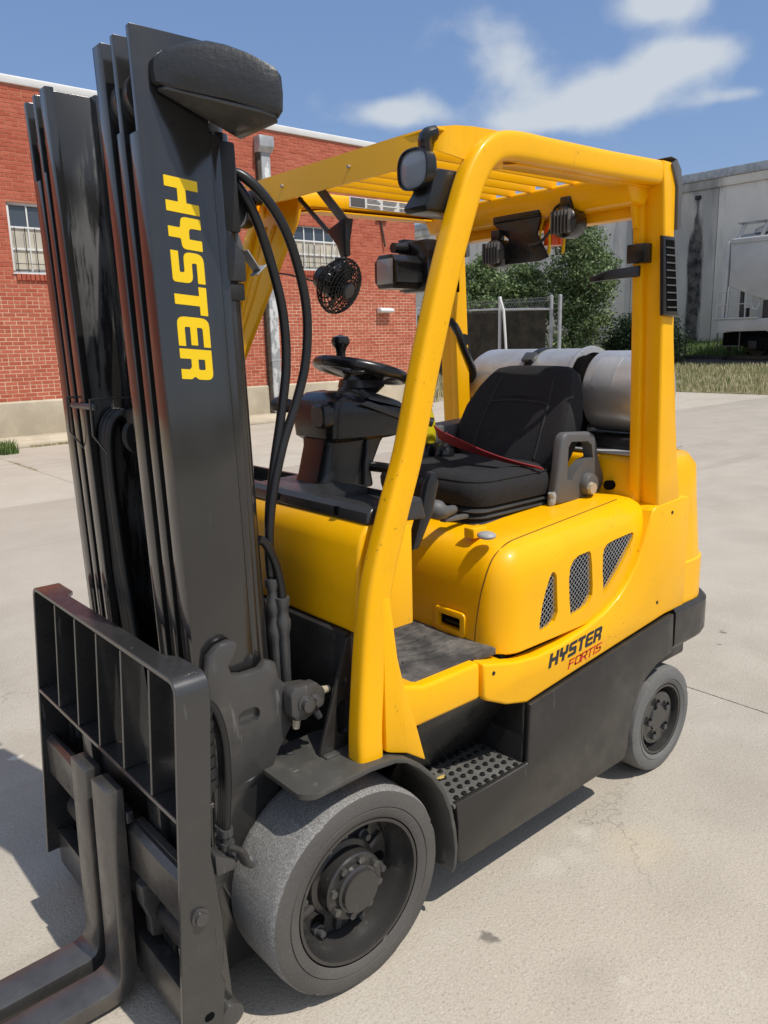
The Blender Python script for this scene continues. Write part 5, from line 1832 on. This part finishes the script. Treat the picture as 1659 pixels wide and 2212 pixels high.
# outside the frame: the same wall goes on
for rr_ in range(rows):
    z = ZB + (rr_ + .5) * BH
    x = 5.05 + (.1 if rr_ % 2 else 0)
    while x < BX1 - .2:
        brick_geo(BL - MJ, .03, BH - MJ, (x + .1, BY, z), V, F, K, rs.random())
        x += BL
tag(link('brickwork', rnd_mesh('brickwork', V, F, K), 'brick', BB), kind='stuff')
for (a, b, zl, zh) in WINS:
    cut(wall_o, MB().box(a, b, BY - .5, BY + .2, zl - .012, zh))
    # sill course of bricks on edge
    n = int((b - a + .04) / .075)
    for row, (z0, z1, out) in enumerate(((zl - .115, zl - .012, .035),)):
        for k in range(n):
            v_, f_, k_ = [], [], []
            brick_geo(.065, .10, z1 - z0, (a - .02 + .0375 + k * .075, BY + out, (z0 + z1) / 2), v_, f_, k_, rs.random() * .4)
            link('sill_brick', rnd_mesh('sill_brick', v_, f_, k_), 'brick', BB)
    # opening: dark box, frame, panes, bars
    wf = MB()
    yf = BY - .07
    fw = .045
    for (x0, x1, z0, z1) in ((a, b, zh - fw, zh), (a, b, zl, zl + fw), (a, a + fw, zl + fw, zh - fw), (b - fw, b, zl + fw, zh - fw)):
        wf.box(x0 + .001, x1 - .001, yf - .03, yf + .03, z0, z1)
    ncol, nrow = 5, 3
    cw_, rh_ = (b - a - 2 * fw) / ncol, (zh - zl - 2 * fw) / nrow
    for k in range(1, ncol):
        wf.box(a + fw + k * cw_ - .011, a + fw + k * cw_ + .011, yf - .02, yf + .02, zl + fw, zh - fw)
    for k in range(1, nrow):
        wf.box(a + fw, b - fw, yf - .023, yf + .023, zl + fw + k * rh_ - .016, zl + fw + k * rh_ + .016)
    win = part('window', wf, 'white', BB, .003)
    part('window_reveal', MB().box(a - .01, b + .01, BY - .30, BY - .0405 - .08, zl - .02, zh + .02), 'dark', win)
    for i in range(ncol):
        for j in range(nrow):
            x0, z0 = a + fw + i * cw_ + .011, zl + fw + j * rh_ + .012
            part('window_pane', MB().box(x0, x0 + cw_ - .022, yf - .006, yf - .002, z0, z0 + rh_ - .024), 'glass' if j == 2 or (i * 7 + j) % 6 == 0 else 'blind', win)
    for k in range(9):
        x0 = a + .09 + k * (b - a - .18) / 8
        part('security_bar', MB().tube([(x0, yf + .05, zl + .03), (x0, yf + .05, zh - .40)], .007, 6), 'dull', win)
    part('security_bar', MB().tube([(a + .05, yf + .05, zl + .16), (b - .05, yf + .05, zl + .16)], .006, 6), 'dull', win)
    part('window_sill', MB().box(a - .02, b + .02, BY - .06, BY + .02, zl - .012, zl), 'white', win, .003)
dsx = -8.30
dn = MB().box(dsx - .105, dsx + .105, BY + .012, BY + .14, .16, 5.5)
dwn = part('downspout', dn, 'peel', BB, .012)
part('downspout_back', MB().box(dsx + .106, dsx + .17, BY + .004, BY + .10, .16, 5.5), 'bark', dwn, .006)
part('rain_head', MB().prism([(BY + .012, 5.38), (BY + .15, 5.38), (BY + .24, 5.48), (BY + .24, 5.68), (BY + .012, 5.68)], 'x', dsx - .15, dsx + .19), 'galv', dwn, .006)
part('pipe_strap', MB().box(dsx - .12, dsx + .12, BY + .008, BY + .146, 1.25, 1.28), 'galv', dwn, .003)
wlp = MB().prism([(BY + .01, 2.26), (BY + .17, 2.27), (BY + .19, 2.31), (BY + .15, 2.36), (BY + .01, 2.38)], 'x', -11.66, -11.25)
part('wall_lamp', wlp, 'white', BB, .012)
part('wall_rod', MB().tube([(-11.42, BY + .03, 4.35), (-11.52, BY + .05, 3.75)], .022, 8), 'bark', BB)
part('rod_bracket', MB().box(-11.62, -11.28, BY + .005, BY + .06, 4.33, 4.38), 'bark', BB)

# ================================================================== GREY WAREHOUSE
WX = -31.0
GW = root('warehouse', 'weathered grey concrete warehouse with a black soot streak, behind the hopper car', 'building', (-33, -16, .8))
joints = [-60, -46, -39, -33.5, -27.5, -21.2, -18.3, -14.46, -8.2, -2, 6, 14, 26]
for a, b in zip(joints[:-1], joints[1:]):
    part('wall_panel', MB().box(WX - .25, WX, a + .012, b - .012, .2, 7.28), 'wall', GW, .01)
part('wall_core', MB().box(WX - 8, WX - .04, -59.9, 25.9, .2, 7.25), 'dark', GW)
part('roof_band', MB().box(WX - .3, WX + .06, -60, 26, 7.285, 7.62), 'wall', GW, .01)
part('roof_edge', MB().box(WX - .3, WX + .12, -60, 26, 7.625, 7.96), 'galv', GW, .015)
part('roof_drain', MB().box(WX - .1, WX + .10, -15.42, -15.20, 6.93, 7.08), 'dull', GW, .01)
part('wall_pipe', MB().tube([(WX + .04, -30, 1.22), (WX + .04, 5, 1.26)], .022, 6), 'bark', GW)

# ================================================================== TRACK AND HOPPER CAR
tb = MB().prism([(-29.9, .42), (-29.2, .62), (-26.6, .62), (-25.9, .40)], 'y', -48, 40)
tag(part('track_bed', tb, 'ballast'), kind='structure')
for x in (-28.62, -27.18):
    tag(part('rail', MB().prism([(x - .06, .62), (x + .06, .62), (x + .035, .64), (x + .012, .66), (x + .012, .73), (x + .036, .74), (x + .036, .775), (x - .036, .775), (x - .036, .74), (x - .012, .73), (x - .012, .66), (x - .035, .64)], 'y', -48, 40), 'steel'), kind='structure')
RC = root('hopper_car', 'pale grey covered rail hopper car standing on the track in front of the grey warehouse', 'rail car', (-27.9, -6, .77))
XS = -26.55      # side facing the camera


def ry(y):
    return y


Y0 = -11.72
bd = MB()
bd.prism([(Y0 + .12, 3.15), (Y0 + .05, 4.55), (Y0 + .05, 4.72), (Y0 + 13, 4.72), (Y0 + 13, 3.0), (Y0 + 3.4, 2.2), (Y0 + 1.75, 2.55), (Y0 + 1.0, 2.78)], 'x', XS - 2.9, XS)
part('hopper_body', bd, 'alu' if False else 'hopper', RC, .04)
part('side_beam', MB().box(XS - 2.95, XS + .03, Y0 + .12, Y0 + 13, 4.56, 4.72), 'hopper', RC, .02)
part('roof', MB().prism([(XS - 2.95, 4.72), (XS + .02, 4.72), (XS - .5, 4.90), (XS - 2.4, 4.90)], 'y', Y0 + .1, Y0 + 13), 'hopper', RC, .02)
part('end_post', MB().prism([(Y0 - .16, 2.05), (Y0 - .10, 4.66), (Y0 + .04, 4.66), (Y0 + .02, 3.2), (Y0 - .02, 2.05)], 'x', XS - .18, XS), 'hopper', RC, .02)
part('end_strut', MB().bar((XS - .03, Y0 + .06, 2.05), (XS - .03, Y0 + .10, 3.15), .07, .07), 'hopper', RC, .01)
for y in (Y0 + .28, Y0 + 1.05, Y0 + 2.0):
    part('walkway_bracket', MB().bar((XS - .12, y, 4.74), (XS - .25, y + .13, 5.22), .14, .10), 'hopper', RC, .01)
part('roof_walkway', MB().box(XS - .65, XS - .12, Y0 + .2, Y0 + 13, 5.22, 5.27), 'galv', RC, .01)
part('hatch_cover', MB().tube([(XS - .75, Y0 + 1.1, 4.88), (XS - .75, Y0 + 1.1, 5.03), (XS - .75, Y0 + 1.1, 5.12)], [.55, .52, .3], 20), 'hopper', RC)
part('side_sill', MB().box(XS - 2.9, XS + .04, Y0 - .22, Y0 + 13, 1.63, 2.05), 'hopper', RC, .02)
part('sill_edge', MB().box(XS - 2.9, XS + .08, Y0 - .42, Y0 + 1.2, 2.05, 2.10), 'hopper', RC, .005)
part('sill_edge', MB().box(XS - 2.9, XS + .08, Y0 - .44, Y0 + .1, 1.60, 1.63), 'hopper', RC, .005)
for z in (2.55, 3.0):
    part('hand_rail', MB().tube([(XS, Y0 - .30, z), (XS, Y0 + .92, z + .01)], .016, 6), 'hopper', RC)
for y in (Y0 - .30, Y0 + .72):
    part('rail_post', MB().tube([(XS, y, 1.63), (XS, y, 3.01)], .020, 6), 'hopper', RC)
part('brake_cylinder', MB().tube([(XS - .5, Y0 + .36, 2.1), (XS - .5, Y0 + .36, 3.05)], .07, 10), 'steel', RC)
part('valve_box', MB().box(XS - .6, XS - .35, Y0 + .42, Y0 + .62, 2.1, 2.42), 'steel', RC, .02)
part('brake_wheel', MB().tube([(XS - .1, Y0 + 1.02 + .14 * math.cos(a), 2.62 + .26 * math.sin(a)) for a in [2 * math.pi * k / 20 for k in range(21)]], .035, 8, cap=False), 'hopper', RC)
part('hopper_frame', MB().box(XS - .35, XS - .25, Y0 + 1.2, Y0 + 1.5, 2.05, 2.65), 'steel', RC, .02)
part('hopper_chute', MB().prism([(Y0 + 1.5, 2.05), (Y0 + 1.7, 2.6), (Y0 + 4.5, 2.2), (Y0 + 4.2, 1.2), (Y0 + 3.0, 1.2)], 'x', XS - 2.4, XS - .3), 'dark', RC, .02)
part('car_number', MB().prism([(Y0 + 1.62, 1.80), (Y0 + 1.64, 1.94), (Y0 + 1.68, 1.94), (Y0 + 1.68, 1.82), (Y0 + 1.80, 1.82), (Y0 + 1.80, 1.98), (Y0 + 1.83, 1.98), (Y0 + 1.83, 1.80)], 'x', XS + .041, XS + .046), 'dull', RC)
part('end_step', MB().box(XS - .25, XS + .06, Y0 - .22, Y0 + .62, 1.12, 1.15), 'steel', RC, .005)
for y in (Y0 - .20, Y0 + .60):
    part('step_hanger', MB().tube([(XS, y, 1.63), (XS, y, .98)], .022, 6), 'steel', RC)
part('draft_gear', MB().box(XS - 2.0, XS - .3, Y0 - .15, Y0 + 4, 1.15, 1.60), 'dark', RC, .02)
for dy in (0, .10):
    part('air_hose', MB().tube(spline([(XS - .4, Y0 - .08 + dy, 1.2), (XS - .4, Y0 + .05 + dy, .95), (XS - .4, Y0 - .10 + dy, .72), (XS - .4, Y0 - .18 + dy, .66)], 4), .028, 8), 'rubber', RC)
tr = MB()
tr.prism([(Y0 + .95, 1.15), (Y0 + 1.25, 1.45), (Y0 + 3.2, 1.45), (Y0 + 3.5, 1.15), (Y0 + 3.1, 1.0), (Y0 + 2.7, .95), (Y0 + 1.8, .95), (Y0 + 1.4, 1.0)], 'x', XS - .45, XS - .15)
part('bogie_frame', tr.xf(lambda v: Vector((v.x, v.y - .38, v.z))), 'dark', RC, .03)
for y in (Y0 + 1.0, Y0 + 2.77):
    for x in (XS - .55, XS - 2.1):
        part('rail_wheel', MB().lathe([(.02, .05), (.12, .06), (.16, .02), (.34, 0), (.42, 0), (.44, -.10), (.47, -.12), (.02, -.12)], (x, y, 1.20), 'x', 32), 'dull', RC)
    part('axle_box', MB().box(XS - .30, XS - .10, y - .15, y + .15, 1.02, 1.30), 'dull', RC, .03)

# ================================================================== FENCE
FX = -19.5
FN = root('screened_fence', 'tall chain-link fence with white top rail and dark privacy screen, in front of the trees', 'fence', (FX, -16, 0))
part('top_rail', MB().tube([(FX, -21, 2.62), (FX, -16.0, 2.55)], .032, 10), 'white', FN)
part('top_rail', MB().tube([(FX, -15.9, 2.53), (FX, -13.87, 2.46)], .032, 10), 'white', FN)
part('screen_panel', MB().box(FX - .02, FX - .008, -21, -16.02, .03, 2.50), 'screen', FN)
part('screen_panel', MB().box(FX - .02, FX - .008, -15.88, -14.05, .03, 2.46), 'screen', FN)
for (y, h, r_) in ((-15.94, 2.93, .058), (-13.83, 2.85, .055), (-13.50, 2.86, .06), (-20.9, 2.9, .055)):
    part('fence_post', MB().tube([(FX, y, -.05), (FX, y, h), (FX, y, h + .02)], [r_, r_, r_ * .6], 12), 'white' if y < -14 else 'galv', FN)
part('brace_post', MB().tube([(FX + .10, -15.86, 2.90), (FX + .10, -15.70, 2.5), (FX + .25, -15.36, .35), (FX + .25, -15.3, .0)], .045, 10), 'white', FN)
for z in (2.72, 2.82):
    part('top_wire', MB().tube([(FX, -21, z + .05), (FX, -15.94, z + .02), (FX, -13.83, z)], .006, 5), 'galv', FN)
# chain-link diamonds above the screen
lk = MB()
for k in range(70):
    y = -21 + k * .104
    for s in (-1, 1):
        y2 = y + s * .25
        if -21 <= y2 <= -13.9:
            lk.bar((FX + .01, y, 2.44), (FX + .01, y2, 2.80), .004, .004, (1, 0, 0))
tag(part('chain_link', lk, 'galv', FN), kind='stuff')
FN2 = root('fence_end', 'short run of bare chain-link fence between the brick corner and the screened fence', 'fence', (-16, -15.6, 0))
for (x, y, h) in ((-14.4, -14.6, 2.5), (-16.6, -15.6, 2.5), (-17.4, -16.2, 1.2)):
    part('fence_post', MB().tube([(x, y, 0), (x, y, h)], .035, 8), 'galv', FN2)
part('fence_rail', MB().tube([(-14.4, -14.6, 1.45), (-17.6, -16.2, 1.35)], .022, 8), 'galv', FN2)
part('fence_rail', MB().tube([(-14.4, -14.6, 2.48), (-16.6, -15.6, 2.48)], .022, 8), 'galv', FN2)


# ================================================================== TREES
def plant(name, label, cat, base, blobs, n, leaf, mat_, trunk=None, group=None, seed=1, droop=0., core=.25):
    """blobs: (centre, radii). Leaves crowd in clumps on the outer part of each blob."""
    R_ = random.Random(seed)
    rt = root(name, label, cat, base, group)
    V, F = [], []
    vol = [b[1][0] * b[1][1] * b[1][2] for b in blobs]
    vol = [v ** .72 for v in vol]
    tot = sum(vol)
    for (c, rad), v in zip(blobs, vol):
        cnt = int(n * v / tot)
        ncl = max(6, cnt // 26)
        for q in range(ncl):
            while True:
                d = Vector((R_.gauss(0, 1), R_.gauss(0, 1), R_.gauss(0, 1)))
                if d.length > .01:
                    break
            d.normalize()
            k = core + (1 - core) * R_.random() ** .5
            k *= 1 + .22 * mnoise.noise(Vector((d.x * 2.2 + seed, d.y * 2.2, d.z * 2.2)))
            cc = Vector(c) + Vector((d.x * rad[0], d.y * rad[1], d.z * rad[2])) * k
            cs = R_.uniform(.10, .24) * min(rad) ** .4
            for w in range(26):
                p = cc + Vector((R_.gauss(0, cs), R_.gauss(0, cs), R_.gauss(0, cs * .7) - droop * abs(R_.gauss(0, cs))))
                nrm = Vector((R_.gauss(0, 1), R_.gauss(0, 1), R_.gauss(.5, 1))).normalized()
                a = nrm.orthogonal().normalized()
                a = (Matrix.Rotation(R_.uniform(0, 6.28), 3, nrm) @ a)
                b = nrm.cross(a)
                s = leaf * R_.uniform(.6, 1.3)
                i = len(V)
                V += [tuple(p - a * s), tuple(p + b * s * .45), tuple(p + a * s), tuple(p - b * s * .45)]
                F.append((i, i + 1, i + 2, i + 3))
    m = bpy.data.meshes.new('crown')
    m.from_pydata(V, [], F)
    link('crown', m, mat_, rt)
    tm = MB()
    b0_ = Vector(base)
    if trunk:
        top, r0 = Vector(trunk[0]), trunk[1]
        pth = spline([b0_ - Vector((0, 0, .1)), b0_.lerp(top, .4) + Vector((.1, -.08, 0)), b0_.lerp(top, .75), top], 4)
        tm.tube(pth, [r0 * (1 - .75 * i / (len(pth) - 1)) for i in range(len(pth))], 10)
        for (c, rad) in blobs:
            s = b0_.lerp(top, R_.uniform(.3, .8))
            tm.tube(spline([s, s.lerp(Vector(c), .5) + Vector((0, 0, .2)), Vector(c) + Vector((0, 0, rad[2] * .3))], 4), [r0 * .45 * (1 - .8 * i / 8) for i in range(9)], 7)
    else:
        for (c, rad) in blobs:
            for q in range(3):
                e = Vector(c) + Vector((R_.uniform(-.5, .5) * rad[0], R_.uniform(-.5, .5) * rad[1], rad[2] * .5))
                tm.tube(spline([b0_ - Vector((0, 0, .1)), b0_.lerp(e, .5) + Vector((0, 0, .15)), e], 4), [.05 * (1 - .8 * i / 8) for i in range(9)], 6)
    part('trunk', tm, 'bark', rt)
    return rt


TX = -24.5
plant('tree', 'tall loose-leaved tree rising against the grey wall, right of the screened fence', 'tree', (TX, -16.6, .3),
      [((TX, -16.5, 6.75), (.5, .35, .6)), ((TX, -16.45, 6.0), (.6, .5, .75)), ((TX, -16.9, 5.3), (.9, .75, .9)), ((TX, -16.2, 4.9), (.9, .7, .8)), ((TX, -15.9, 4.1), (1.0, .8, .8)), ((TX, -16.8, 4.0), (1.1, .9, 1.0)), ((TX, -15.7, 3.3), (.9, .75, .7)), ((TX, -16.7, 2.8), (1.1, .9, .9)), ((TX, -15.9, 2.3), (1.0, .8, .8)), ((TX + .3, -16.4, 1.4), (1.0, .8, .8)), ((TX, -15.2, 3.6), (.5, .35, .3))],
      21000, .075, 'leaf', ((TX, -16.5, 5.9), .14), seed=3, core=.35)
plant('bushy_tree', 'bushy green tree behind the fence, leftmost of the greenery', 'tree', (TX + 1, -20.8, .2),
      [((TX + 1, -20.6, 3.4), (1.1, 1.2, 1.2)), ((TX + 1, -21.8, 3.0), (1.1, 1.2, 1.1)), ((TX + 1, -20.9, 2.3), (1.2, 1.7, 1.2)), ((TX + 1, -20.3, 4.3), (.7, .6, .7))],
      14000, .085, 'leaf2', ((TX + 1, -20.6, 3.6), .12), seed=5)
plant('bushy_tree', 'rounded bushy tree behind the fence, between the leftmost one and the tall tree', 'tree', (TX + .6, -18.7, .2),
      [((TX + .6, -18.9, 3.5), (1.1, 1.0, 1.0)), ((TX + .6, -18.2, 3.2), (1.0, .9, 1.1)), ((TX + .6, -18.8, 2.2), (1.2, 1.3, 1.2))],
      12000, .085, 'leaf2', ((TX + .6, -18.7, 3.6), .12), seed=8)
plant('dark_shrub', 'dark feathery shrub at the foot of the grey wall, beside the tall tree', 'shrub', (-27.0 + 1.3, -15.1, .5),
      [((-25.7, -15.0, 1.6), (.8, .65, .75)), ((-25.7, -15.35, 1.2), (.7, .5, .6)), ((-25.7, -14.7, 1.15), (.7, .5, .6))], 9000, .06, 'juniper', None, seed=12)
plant('dark_shrub', 'dark spiky shrub by the grey wall, half hidden behind the rear roof pillar', 'shrub', (-25.7, -13.7, .5),
      [((-25.7, -13.75, 1.7), (.7, .6, .9)), ((-25.7, -13.3, 1.2), (.7, .6, .7)), ((-25.7, -14.1, 1.1), (.5, .35, .5))], 9000, .06, 'juniper', None, seed=15)
plant('vine', 'leafy vine climbing over the top of the screened fence', 'vine', (FX - .4, -17.2, .0),
      [((FX - .25, -17.0, 2.75), (.25, .7, .25)), ((FX - .3, -18.2, 2.8), (.3, .7, .35))], 2600, .06, 'leaf2', None, seed=19)
# a fallen leaf on the step
lf = MB()
lf.loft([[(-.395 + a, .40 + b, .3705 + c) for (a, b, c) in ((-.016, 0, .003), (-.006, .007, 0), (.008, .006, .001), (.018, 0, .004), (.008, -.006, .001), (-.006, -.007, 0))], [(-.395 + a, .40 + b, .3715 + c) for (a, b, c) in ((-.016, 0, .003), (-.006, .007, 0), (.008, .006, .001), (.018, 0, .004), (.008, -.006, .001), (-.006, -.007, 0))]])
tag(part('leaf', lf, 'leafyellow'), 'small yellow fallen leaf lying on the studded step plate', 'leaf')
